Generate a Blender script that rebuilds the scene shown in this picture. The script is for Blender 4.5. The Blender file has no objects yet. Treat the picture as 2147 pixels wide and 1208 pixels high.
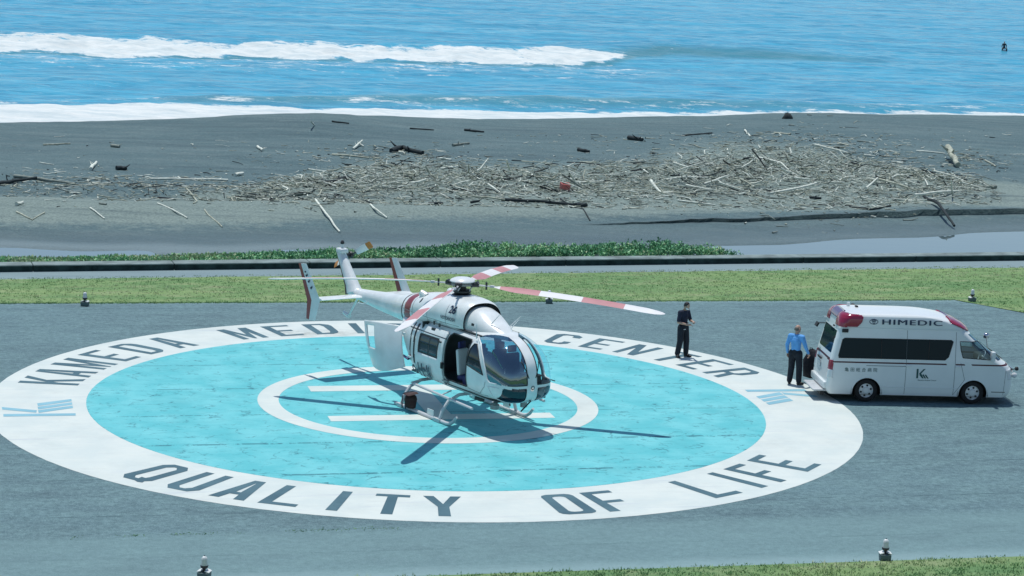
import bpy, bmesh, math, random
import numpy as np
from mathutils import Vector, Matrix

random.seed(7)
RNG = np.random.default_rng(11)
SC = bpy.context.scene
COL = SC.collection
PI = math.pi

# ------------------------------------------------------------------ camera
PW, PH, FPX = 2147.0, 1208.0, 4543.34
CAM = np.array([0.0, -57.591, 13.186])
YAW, PITCH, ROLL = 0.0372, 0.1710, 0.0418
_fw = np.array([math.sin(YAW)*math.cos(PITCH), math.cos(YAW)*math.cos(PITCH), -math.sin(PITCH)])
_r0 = np.array([math.cos(YAW), -math.sin(YAW), 0.0])
_u0 = np.cross(_r0, _fw)
CR = math.cos(ROLL)*_r0 + math.sin(ROLL)*_u0
CU = math.cos(ROLL)*_u0 - math.sin(ROLL)*_r0
cam = bpy.data.cameras.new('camera')
cam.sensor_fit = 'HORIZONTAL'
cam.sensor_width = 36.0
cam.lens = FPX/PW*36.0
cam.clip_start = 0.5
cam.clip_end = 20000.0
camo = bpy.data.objects.new('camera', cam)
COL.objects.link(camo)
camo.matrix_world = Matrix(((CR[0], CU[0], -_fw[0], CAM[0]), (CR[1], CU[1], -_fw[1], CAM[1]), (CR[2], CU[2], -_fw[2], CAM[2]), (0, 0, 0, 1)))
SC.camera = camo

# ------------------------------------------------------------------ sky and sun
SUN = np.array([-0.085, 0.23, 1.0]); SUN /= np.linalg.norm(SUN)
sun_el = math.asin(SUN[2]); sun_az = math.atan2(SUN[0], SUN[1])
world = bpy.data.worlds.new('World'); SC.world = world; world.use_nodes = True
nt = world.node_tree; nt.nodes.clear()
sky = nt.nodes.new('ShaderNodeTexSky'); sky.sky_type = 'NISHITA'; sky.sun_disc = False
sky.sun_elevation = sun_el; sky.sun_rotation = sun_az
sky.air_density = 1.0; sky.dust_density = 0.3; sky.ozone_density = 1.2
bg = nt.nodes.new('ShaderNodeBackground'); bg.inputs['Strength'].default_value = 0.112
wo = nt.nodes.new('ShaderNodeOutputWorld')
nt.links.new(sky.outputs[0], bg.inputs[0]); nt.links.new(bg.outputs[0], wo.inputs[0])
sl = bpy.data.lights.new('sun', 'SUN'); sl.energy = 3.65; sl.angle = math.radians(0.5); sl.color = (1.0, 0.975, 0.94)
so = bpy.data.objects.new('sun', sl); COL.objects.link(so); so.location = (0, 0, 60)
so.rotation_euler = Vector(SUN).to_track_quat('Z', 'Y').to_euler()
SC.view_settings.view_transform = 'Standard'; SC.view_settings.look = 'None'
SC.view_settings.exposure = 0.0; SC.view_settings.gamma = 1.0
SC.view_settings.use_curve_mapping = False
SC.cycles.max_bounces = 8; SC.cycles.transparent_max_bounces = 12
SC.cycles.caustics_reflective = False; SC.cycles.caustics_refractive = False

# ------------------------------------------------------------------ where things stand
SITE = math.radians(12.0)          # the pad, the lawn and the coast run 12 degrees off the view
UX = np.array([math.cos(SITE), math.sin(SITE)]); VX = np.array([-math.sin(SITE), math.cos(SITE)])
def S(u, v, z=0.0): return (u*UX[0]+v*VX[0], u*UX[1]+v*VX[1], z)
def at(px, py, z=0.0):
    d = (px-PW/2)/FPX*CR - (py-PH/2)/FPX*CU + _fw
    return CAM + (z-CAM[2])/d[2]*d
def at_uv(px, py, z=0.0):
    p = at(px, py, z); return float(p[0]*UX[0]+p[1]*UX[1]), float(p[0]*VX[0]+p[1]*VX[1])

# ------------------------------------------------------------------ materials
def M_(name, col, rough=0.6, metal=0.0, spec=0.5, noise=0.0, nscale=8.0, bump=0.0, bscale=60.0, alpha=None, coat=0.0, stretch=(1, 1, 1)):
    m = bpy.data.materials.new(name); m.use_nodes = True
    t = m.node_tree; b = t.nodes['Principled BSDF']
    b.inputs['Base Color'].default_value = (*col, 1); b.inputs['Roughness'].default_value = rough
    b.inputs['Metallic'].default_value = metal; b.inputs['Specular IOR Level'].default_value = spec
    b.inputs['Coat Weight'].default_value = coat
    if noise or bump:
        tc = t.nodes.new('ShaderNodeTexCoord'); mp = t.nodes.new('ShaderNodeMapping'); mp.inputs['Scale'].default_value = stretch
        t.links.new(tc.outputs['Object'], mp.inputs[0])
    if noise:
        n = t.nodes.new('ShaderNodeTexNoise'); n.inputs['Scale'].default_value = nscale; n.inputs['Detail'].default_value = 6
        t.links.new(mp.outputs[0], n.inputs['Vector'])
        r = t.nodes.new('ShaderNodeMapRange'); r.inputs[1].default_value = 0.3; r.inputs[2].default_value = 0.7
        r.inputs[3].default_value = 1-noise; r.inputs[4].default_value = 1+noise
        t.links.new(n.outputs['Fac'], r.inputs[0])
        mx = t.nodes.new('ShaderNodeVectorMath'); mx.operation = 'SCALE'; mx.inputs[0].default_value = col
        t.links.new(r.outputs[0], mx.inputs['Scale']); t.links.new(mx.outputs[0], b.inputs['Base Color'])
    if bump:
        n2 = t.nodes.new('ShaderNodeTexNoise'); n2.inputs['Scale'].default_value = bscale; n2.inputs['Detail'].default_value = 4
        t.links.new(mp.outputs[0], n2.inputs['Vector'])
        bp = t.nodes.new('ShaderNodeBump'); bp.inputs['Strength'].default_value = bump; bp.inputs['Distance'].default_value = 0.02
        t.links.new(n2.outputs['Fac'], bp.inputs['Height']); t.links.new(bp.outputs[0], b.inputs['Normal'])
    return m
class NT:
    """small helper for node graphs"""
    def __init__(s, name):
        s.m = bpy.data.materials.new(name); s.m.use_nodes = True; s.t = s.m.node_tree; s.b = s.t.nodes['Principled BSDF']
        s.out = s.t.nodes['Material Output']
    def n(s, typ, **kw):
        x = s.t.nodes.new('ShaderNode'+typ)
        for k, v in kw.items(): setattr(x, k, v)
        return x
    def l(s, a, b): s.t.links.new(a, b)
    def coord(s, scale=(1, 1, 1), rot=0.0, kind='Object'):
        tc = s.n('TexCoord'); mp = s.n('Mapping'); mp.inputs['Scale'].default_value = scale; mp.inputs['Rotation'].default_value = (0, 0, rot)
        s.l(tc.outputs[kind], mp.inputs[0]); return mp.outputs[0]
    def noise(s, vec, scale, detail=5, rough=0.55, dist=0.0):
        x = s.n('TexNoise'); x.inputs['Scale'].default_value = scale; x.inputs['Detail'].default_value = detail
        x.inputs['Roughness'].default_value = rough; x.inputs['Distortion'].default_value = dist
        s.l(vec, x.inputs['Vector']); return x.outputs['Fac']
    def rng(s, val, a, b, c=0.0, d=1.0, smooth=False):
        x = s.n('MapRange'); x.inputs[1].default_value = a; x.inputs[2].default_value = b; x.inputs[3].default_value = c; x.inputs[4].default_value = d
        if smooth: x.interpolation_type = 'SMOOTHSTEP'
        s.l(val, x.inputs[0]); return x.outputs[0]
    def mix(s, fac, a, b):
        x = s.n('Mix', data_type='RGBA')
        if isinstance(fac, (int, float)): x.inputs[0].default_value = fac
        else: s.l(fac, x.inputs[0])
        for i, c in ((6, a), (7, b)):
            if isinstance(c, tuple): x.inputs[i].default_value = (*c, 1)
            else: s.l(c, x.inputs[i])
        return x.outputs[2]
    def math(s, op, a, b=None, clamp=False):
        x = s.n('Math', operation=op); x.use_clamp = clamp
        for i, c in ((0, a), (1, b)):
            if c is None: continue
            if isinstance(c, (int, float)): x.inputs[i].default_value = c
            else: s.l(c, x.inputs[i])
        return x.outputs[0]
    def bump(s, h, strength, dist=0.02):
        x = s.n('Bump'); x.inputs['Strength'].default_value = strength; x.inputs['Distance'].default_value = dist
        s.l(h, x.inputs['Height']); s.l(x.outputs[0], s.b.inputs['Normal'])
    def color(s, c): s.l(c, s.b.inputs['Base Color'])
    def attr(s, name):
        x = s.n('Attribute'); x.attribute_name = name; return x.outputs['Fac']

# ------------------------------------------------------------------ objects
def setp(o, label=None, cat=None, group=None, kind=None):
    if label: o['label'] = label
    if cat: o['category'] = cat
    if group: o['group'] = group
    if kind: o['kind'] = kind
    return o
def thing(name, label, cat, loc=(0, 0, 0), rz=0.0, group=None):
    o = bpy.data.objects.new(name, None); COL.objects.link(o)
    o.location = loc; o.rotation_euler = (0, 0, rz); o.empty_display_size = 0.2
    return setp(o, label, cat, group)
def link_mesh(name, me, parent=None):
    o = bpy.data.objects.new(name, me); COL.objects.link(o)
    if parent is not None: o.parent = parent
    return o
def shade(me, angle=35):
    if angle is None: return
    me.shade_smooth()
    if angle < 180: me.set_sharp_from_angle(angle=math.radians(angle))
class MB:
    def __init__(s): s.v = []; s.f = []; s.mi = []
    def add(s, vs, fs, mi=0):
        b = len(s.v); s.v += [tuple(float(c) for c in p) for p in vs]
        for f in fs: s.f.append(tuple(b+i for i in f)); s.mi.append(mi)
        return s
    def box(s, c, d, mi=0, rot=None, taper=1.0):
        x, y, z = d[0]/2, d[1]/2, d[2]/2
        vs = [Vector((sx*x*(taper if sz > 0 else 1), sy*y*(taper if sz > 0 else 1), sz*z)) for sz in (-1, 1) for sy in (-1, 1) for sx in (-1, 1)]
        if rot is not None: vs = [rot @ p for p in vs]
        vs = [(p[0]+c[0], p[1]+c[1], p[2]+c[2]) for p in vs]
        return s.add(vs, [(0, 2, 3, 1), (4, 5, 7, 6), (0, 1, 5, 4), (2, 6, 7, 3), (0, 4, 6, 2), (1, 3, 7, 5)], mi)
    def tube(s, pts, rad, n=8, mi=0, cap=True, sy=1.0, up=(0, 0, 1)):
        pts = [Vector(p) for p in pts]; k = len(pts)
        if not hasattr(rad, '__len__'): rad = [rad]*k
        rings = []; prev = None
        for i, p in enumerate(pts):
            d = (pts[min(i+1, k-1)]-pts[max(i-1, 0)])
            d = d.normalized() if d.length > 1e-9 else Vector((1, 0, 0))
            if prev is None:
                a = Vector(up); a = Vector((1, 0, 0)) if abs(a.dot(d)) > 0.95 else a
                e1 = d.cross(a).normalized()
            else:
                e1 = (prev-d*prev.dot(d))
                e1 = e1.normalized() if e1.length > 1e-6 else d.orthogonal().normalized()
            prev = e1; e2 = d.cross(e1)
            rings.append([p+(e1*math.cos(2*PI*j/n)+e2*math.sin(2*PI*j/n)*sy)*rad[i] for j in range(n)])
        vs = [q for r in rings for q in r]; fs = []
        for i in range(k-1):
            for j in range(n):
                a = i*n+j; b = i*n+(j+1) % n; fs.append((a, b, b+n, a+n))
        if cap: fs.append(tuple(range(n))[::-1]); fs.append(tuple((k-1)*n+j for j in range(n)))
        return s.add(vs, fs, mi)
    def lathe(s, prof, n=16, c=(0, 0, 0), mi=0, rot=None, cap=True):
        vs = []; fs = []
        for r, z in prof:
            for j in range(n):
                p = Vector((r*math.cos(2*PI*j/n), r*math.sin(2*PI*j/n), z))
                if rot is not None: p = rot @ p
                vs.append((p[0]+c[0], p[1]+c[1], p[2]+c[2]))
        k = len(prof)
        for i in range(k-1):
            for j in range(n):
                a = i*n+j; b = i*n+(j+1) % n; fs.append((a, b, b+n, a+n))
        if cap and prof[0][0] > 1e-6: fs.append(tuple(range(n))[::-1])
        if cap and prof[-1][0] > 1e-6: fs.append(tuple((k-1)*n+j for j in range(n)))
        return s.add(vs, fs, mi)
    def loft(s, rings, mi=0, closed=True, caps=(True, True)):
        n = len(rings[0]); vs = [p for r in rings for p in r]; fs = []
        for i in range(len(rings)-1):
            for j in range(n if closed else n-1):
                a = i*n+j; b = i*n+(j+1) % n; fs.append((a, b, b+n, a+n))
        if caps[0]: fs.append(tuple(range(n))[::-1])
        if caps[1]: fs.append(tuple((len(rings)-1)*n+j for j in range(n)))
        return s.add(vs, fs, mi)
    def prism(s, poly, axis, a, b, mi=0):
        """poly in the plane normal to axis ('x','y','z'), from a to b"""
        n = len(poly)
        def P(p, h): return {'x': (h, p[0], p[1]), 'y': (p[0], h, p[1]), 'z': (p[0], p[1], h)}[axis]
        vs = [P(p, a) for p in poly]+[P(p, b) for p in poly]
        fs = [tuple(range(n))[::-1], tuple(range(n, 2*n))]+[(j, (j+1) % n, n+(j+1) % n, n+j) for j in range(n)]
        return s.add(vs, fs, mi)
    def grid(s, P, mi=0, wrap=False):
        """P[i][j] points"""
        ni, nj = len(P), len(P[0]); fs = []
        for i in range(ni-1):
            for j in range(nj if wrap else nj-1):
                fs.append((i*nj+j, (i+1)*nj+j, (i+1)*nj+(j+1) % nj, i*nj+(j+1) % nj))
        return s.add([q for r in P for q in r], fs, mi)
    def build(s, name, mats, parent=None, angle=35, fix=True, **kw):
        me = bpy.data.meshes.new(name); me.from_pydata(s.v, [], s.f)
        mats = mats if isinstance(mats, (list, tuple)) else [mats]
        for m in mats: me.materials.append(m)
        if len(mats) > 1: me.polygons.foreach_set('material_index', s.mi)
        if fix:
            bm = bmesh.new(); bm.from_mesh(me); bmesh.ops.recalc_face_normals(bm, faces=bm.faces); bm.to_mesh(me); bm.free()
        me.update(); shade(me, angle)
        o = link_mesh(name, me, parent)
        if kw: setp(o, **kw)
        return o
def bevel(o, w, seg=2):
    bm = bmesh.new(); bm.from_mesh(o.data)
    es = [e for e in bm.edges if len(e.link_faces) == 2 and e.calc_face_angle(0) > 0.6]
    bmesh.ops.bevel(bm, geom=es, offset=w, segments=seg, affect='EDGES', profile=0.5, clamp_overlap=True)
    bm.to_mesh(o.data); bm.free(); shade(o.data, 35); return o
def np_mesh(name, V, F, mats, parent=None, smooth=True, attrs=None, **kw):
    """V (n,3) array, F (m,k) int array (k = 3 or 4)"""
    V = np.asarray(V, dtype=np.float32); F = np.asarray(F, dtype=np.int32)
    me = bpy.data.meshes.new(name); k = F.shape[1]
    me.vertices.add(len(V)); me.vertices.foreach_set('co', V.ravel())
    me.loops.add(F.size); me.loops.foreach_set('vertex_index', F.ravel())
    me.polygons.add(len(F)); me.polygons.foreach_set('loop_start', np.arange(0, F.size, k, dtype=np.int32))
    me.polygons.foreach_set('loop_total', np.full(len(F), k, dtype=np.int32))
    me.update(calc_edges=True)
    for m in (mats if isinstance(mats, (list, tuple)) else [mats]): me.materials.append(m)
    for an, av in (attrs or {}).items():
        a = me.attributes.new(an, 'FLOAT', 'POINT'); a.data.foreach_set('value', np.asarray(av, dtype=np.float32).ravel())
    if smooth: me.shade_smooth()
    o = link_mesh(name, me, parent)
    if kw: setp(o, **kw)
    return o
def grid_faces(ni, nj):
    i, j = np.meshgrid(np.arange(ni-1), np.arange(nj-1), indexing='ij')
    a = (i*nj+j).ravel(); return np.stack([a, a+nj, a+nj+1, a+1], axis=1)
# value noise
_tab = RNG.random((256, 256))
def vnoise(x, y):
    xi = np.floor(x).astype(int); yi = np.floor(y).astype(int); fx = x-xi; fy = y-yi
    fx = fx*fx*(3-2*fx); fy = fy*fy*(3-2*fy)
    g = lambda a, b: _tab[a & 255, b & 255]
    return (g(xi, yi)*(1-fx)+g(xi+1, yi)*fx)*(1-fy)+(g(xi, yi+1)*(1-fx)+g(xi+1, yi+1)*fx)*fy
def fbm(x, y, o=4):
    s = 0; a = 0.5; t = 0
    for k in range(o):
        s = s+a*vnoise(x*2**k+17.3*k, y*2**k+5.1*k); t += a; a *= 0.5
    return s/t
def sstep(a, b, x):
    t = np.clip((x-a)/(b-a), 0, 1); return t*t*(3-2*t)
def text_mesh(body, size=1.0, offset=0.0, align='CENTER', sx=1.0, space=1.0):
    """flat lettering as vertices (x, y) and faces"""
    c = bpy.data.curves.new('lettering', 'FONT'); c.body = body; c.size = size; c.offset = offset; c.align_x = align; c.space_character = space
    o = bpy.data.objects.new('lettering', c); COL.objects.link(o)
    dg = bpy.context.evaluated_depsgraph_get(); me = bpy.data.meshes.new_from_object(o.evaluated_get(dg))
    bm = bmesh.new(); bm.from_mesh(me); bmesh.ops.triangulate(bm, faces=bm.faces)
    for _ in range(2):
        es = [e for e in bm.edges if e.calc_length() > size*0.16]
        if es: bmesh.ops.subdivide_edges(bm, edges=es, cuts=1); bmesh.ops.triangulate(bm, faces=bm.faces)
    bm.to_mesh(me); bm.free()
    V = [(v.co.x*sx, v.co.y) for v in me.vertices]; F = [tuple(p.vertices) for p in me.polygons]
    bpy.data.objects.remove(o); bpy.data.curves.remove(c); bpy.data.meshes.remove(me)
    return V, F
# ================================================================== SITE: tarmac, pad, lawn, wall
def wall_v(u): return 21.0+0.0735*(u+11.0)
# ---- tarmac
t = NT('tarmac')
co = t.coord(); cs = t.coord(scale=(0.5, 1.0, 1.0))
n1 = t.noise(cs, 0.28, 6, 0.7); n2 = t.noise(co, 6.0, 9, 0.8); n3 = t.noise(co, 30.0, 3, 0.8); n4 = t.noise(cs, 1.7, 6, 0.65)
c1 = t.mix(t.rng(n1, 0.36, 0.66), (0.042, 0.106, 0.124), (0.098, 0.205, 0.225))
c2 = t.mix(t.rng(n4, 0.40, 0.72), c1, (0.140, 0.270, 0.275))
c3 = t.mix(t.rng(n2, 0.38, 0.66), t.mix(0.50, c2, (0.010, 0.045, 0.060)), t.mix(0.26, c2, (0.30, 0.46, 0.50)))
c4 = t.mix(t.rng(n3, 0.35, 0.65), t.mix(0.25, c3, (0.02, 0.035, 0.045)), t.mix(0.16, c3, (0.40, 0.46, 0.46)))
# pale dust gathers along the edges of the square
sx = t.n('SeparateXYZ'); t.l(t.n('TexCoord').outputs['Object'], sx.inputs[0])
ed = t.math('SUBTRACT', 15.15, t.math('ABSOLUTE', sx.outputs['Y']))
edn = t.math('ADD', ed, t.math('MULTIPLY', t.math('SUBTRACT', n4, 0.5), 0.9))
oil = t.rng(t.noise(co, 0.55, 7, 0.8), 0.63, 0.74, 0.0, 0.6); c4 = t.mix(oil, c4, (0.022, 0.06, 0.078))
sv_n = t.math('ADD', sx.outputs['Y'], t.math('MULTIPLY', t.noise(co, 0.8, 4), 0.18)); sm_ = None
for v0 in (-13.4, -10.3, -7.22, -4.2, -1.1, 2.0, 5.1, 8.0, 11.1, 14.0):
    l1 = t.rng(t.math('ABSOLUTE', t.math('SUBTRACT', sv_n, v0)), 0.0, 0.05, 1.0, 0.0); sm_ = l1 if sm_ is None else t.math('MAXIMUM', sm_, l1)
sbr = t.rng(t.noise(t.coord(scale=(1, 0.4, 1)), 0.8, 8, 0.85), 0.45, 0.56); c4 = t.mix(t.math('MULTIPLY', t.math('MULTIPLY', sm_, sbr), 0.7), c4, (0.018, 0.05, 0.062))
pale = t.rng(t.noise(t.coord(scale=(0.16, 1.6, 1)), 0.8, 7, 0.75), 0.62, 0.74, 0.0, 0.5); c4 = t.mix(pale, c4, (0.20, 0.33, 0.36))
lane = t.rng(t.math('ADD', sx.outputs['Y'], t.math('MULTIPLY', t.math('SUBTRACT', n4, 0.5), 1.0)), -12.2, -11.7, 0.42, 0.0); c4 = t.mix(lane, c4, (0.165, 0.275, 0.280))
spk = t.rng(n3, 0.60, 0.70, 0.0, 0.5); c4 = t.mix(spk, c4, (0.26, 0.38, 0.39))
c5 = t.mix(t.rng(edn, 0.0, 0.55, 0.55, 0.0), c4, (0.24, 0.36, 0.37))
t.color(c5); t.b.inputs['Roughness'].default_value = 0.85; t.b.inputs['Specular IOR Level'].default_value = 0.3
t.bump(t.math('ADD', n2, n3), 0.25, 0.01)
TARMAC = t.m
def site_obj(mb, name, mats, parent=None, **kw):
    o = mb.build(name, mats, parent, angle=None, **kw)
    if parent is None: o.rotation_euler = (0, 0, SITE)
    return o
def wavy(a, b, n, amp, seed):
    r = random.Random(seed); return [(a[0]+(b[0]-a[0])*i/n+(r.uniform(-amp, amp) if 0 < i < n else 0), a[1]+(b[1]-a[1])*i/n+(r.uniform(-amp, amp) if 0 < i < n else 0)) for i in range(n)]
outline = (wavy((-26, -15.25), (70, -15.55), 160, 0.05, 1)+wavy((70, -15.55), (70, 12.3), 8, 0, 2)+wavy((70, 12.3), (24.2, 12.42), 60, 0.06, 3)
           + wavy((24.2, 12.42), (22.6, 15.15), 8, 0.05, 4)+wavy((22.6, 15.15), (-26, 14.85), 100, 0.05, 5))
mb = MB(); mb.add([(x, y, 0.0) for x, y in outline], [tuple(range(len(outline)))])
tar = site_obj(mb, 'tarmac_apron', TARMAC, kind='structure')

# ---- pad paint
def paint(name, base, dark, crack, fade, lines=False, cracks=True, worn=False):
    t = NT(name); co = t.coord()
    n1 = t.noise(co, 0.8, 6, 0.6); n2 = t.noise(co, 14, 6, 0.7)
    cst = t.coord(scale=(0.35, 1.6, 1)); n3 = t.noise(cst, 2.2, 6, 0.7)
    c = t.mix(t.rng(n1, 0.40, 0.60), base, fade); big = t.noise(co, 0.35, 6, 0.75); c = t.mix(t.rng(big, 0.52, 0.70, 0.0, 0.42), c, tuple(x*0.74 for x in base))
    c = t.mix(t.rng(n3, 0.5, 0.8, 0.0, 0.5), c, tuple(x*0.82 for x in base))
    c = t.mix(t.rng(n2, 0.55, 0.75, 0.0, 0.25), c, dark)
    if cracks:
        wv = t.n('TexVoronoi', feature='DISTANCE_TO_EDGE'); wv.inputs['Scale'].default_value = 1.5; wv.inputs['Randomness'].default_value = 1.0
        ad = t.n('VectorMath', operation='ADD'); nn = t.n('TexNoise'); nn.inputs['Scale'].default_value = 2.3; nn.inputs['Detail'].default_value = 5
        t.l(co, nn.inputs['Vector']); sc = t.n('VectorMath', operation='SCALE'); sc.inputs['Scale'].default_value = 0.8
        t.l(nn.outputs['Color'], sc.inputs[0]); t.l(t.coord(scale=(0.8, 1.3, 1)), ad.inputs[0]); t.l(sc.outputs[0], ad.inputs[1]); t.l(ad.outputs[0], wv.inputs['Vector'])
        cm = t.rng(wv.outputs['Distance'], 0.010, 0.055, 1.0, 0.0)
        msk = t.rng(t.noise(co, 1.9, 6, 0.8), 0.48, 0.62)
        cf = t.math('MULTIPLY', cm, msk)
        c = t.mix(t.math('MULTIPLY', cf, 0.85), c, crack)
        sc2 = t.rng(t.noise(t.coord(scale=(0.35, 1.5, 1)), 1.3, 8, 0.8), 0.58, 0.72, 0.0, 0.55); c = t.mix(sc2, c, (0.055, 0.33, 0.385))
        sp = t.rng(t.noise(t.coord(scale=(0.6, 1.3, 1)), 7.0, 7, 0.85), 0.68, 0.74)
        c = t.mix(t.math('MULTIPLY', sp, 0.75), c, crack)
    if lines:
        # seams of the tarmac lanes showing through the paint, every 3.3 m
        s3 = t.n('SeparateXYZ'); t.l(t.coord(), s3.inputs[0])
        yy = t.math('ADD', s3.outputs['Y'], t.math('MULTIPLY', t.noise(co, 1.1, 4), 0.16))
        ln = None
        for v0 in (-7.22, -4.20, -1.1, 2.0, 5.1, 8.0):
            l1 = t.rng(t.math('ABSOLUTE', t.math('SUBTRACT', yy, v0)), 0.0, 0.085 if v0 < -3 else 0.045, 1.0, 0.0); ln = l1 if ln is None else t.math('MAXIMUM', ln, l1)
        brk = t.rng(t.noise(t.coord(scale=(1, 0.35, 1)), 0.9, 8, 0.85), 0.47, 0.52)
        c = t.mix(t.math('MULTIPLY', ln, brk), c, crack)
    if worn:
        g_ = t.n('VectorMath', operation='DISTANCE'); t.l(t.coord(scale=(1.0, 2.6, 1)), g_.inputs[0]); g_.inputs[1].default_value = (-1.55, 9.62*2.6, 0.0)
        wm = t.rng(g_.outputs['Value'], 0.4, 2.2, 1.0, 0.0); wn = t.rng(t.noise(t.coord(scale=(0.5, 2.5, 1)), 3.5, 7, 0.8), 0.46, 0.60)
        c = t.mix(t.math('MULTIPLY', wm, wn), c, (0.26, 0.28, 0.25))
        st = t.rng(t.noise(t.coord(scale=(0.12, 2.2, 1)), 1.4, 6, 0.75), 0.57, 0.70, 0.0, 0.7); c = t.mix(st, c, (0.42, 0.47, 0.52))
    t.color(c); t.b.inputs['Roughness'].default_value = 0.62; t.b.inputs['Specular IOR Level'].default_value = 0.35
    t.bump(n2, 0.12, 0.006)
    return t.m
P_WHITE = paint('white_pad_paint', (0.605, 0.660, 0.615), (0.42, 0.50, 0.50), (0.20, 0.26, 0.28), (0.545, 0.615, 0.585), False, False, True)
P_BLUE = paint('turquoise_pad_paint', (0.090, 0.455, 0.490), (0.05, 0.29, 0.34), (0.012, 0.115, 0.150), (0.150, 0.530, 0.560), True)
P_GREY = paint('grey_letter_paint', (0.044, 0.110, 0.140), (0.03, 0.07, 0.09), (0.03, 0.05, 0.06), (0.066, 0.145, 0.175), False, False)
P_LOGO = paint('teal_logo_paint', (0.20, 0.42, 0.50), (0.2, 0.36, 0.42), (0.2, 0.3, 0.36), (0.23, 0.46, 0.54), False, False)
R1 = 11.7; R2, R3, R4 = R1*0.781, R1*0.3952, R1*0.3466
def ring(r0, r1, z, n=360, jit=0.0, seed=0):
    r = random.Random(seed); vs = []
    for i in range(n):
        a = 2*PI*i/n
        vs += [((r0+r.uniform(-jit, jit))*math.cos(a), (r0+r.uniform(-jit, jit))*math.sin(a), z), ((r1+r.uniform(-jit, jit))*math.cos(a), (r1+r.uniform(-jit, jit))*math.sin(a), z)]
    return vs, [(2*i, 2*i+1, (2*i+3) % (2*n), (2*i+2) % (2*n)) for i in range(n)]
pad = site_obj(MB().add(*ring(R2, R1, 0.004, jit=0.006, seed=3)), 'helipad_marking', P_WHITE, kind='structure')
mb = MB(); mb.add([(R2*math.cos(2*PI*i/300), R2*math.sin(2*PI*i/300), 0.006) for i in range(300)], [tuple(range(300))])
site_obj(mb, 'turquoise_disc', P_BLUE, pad)
site_obj(MB().add(*ring(R4, R3, 0.010, 200)), 'inner_ring', P_WHITE, pad)
mb = MB()
for v0, v1 in ((1.46, 2.13), (-2.05, -1.46)):
    mb.add([(-3.0, v0, .010), (3.03, v0, .010), (3.03, v1, .010), (-3.0, v1, .010)], [(0, 1, 2, 3)])
mb.add([(-0.31, -1.46, .010), (0.31, -1.46, .010), (0.31, 1.46, .010), (-0.31, 1.46, .010)], [(0, 1, 2, 3)])
site_obj(mb, 'landing_letter_h', P_WHITE, pad)
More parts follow.
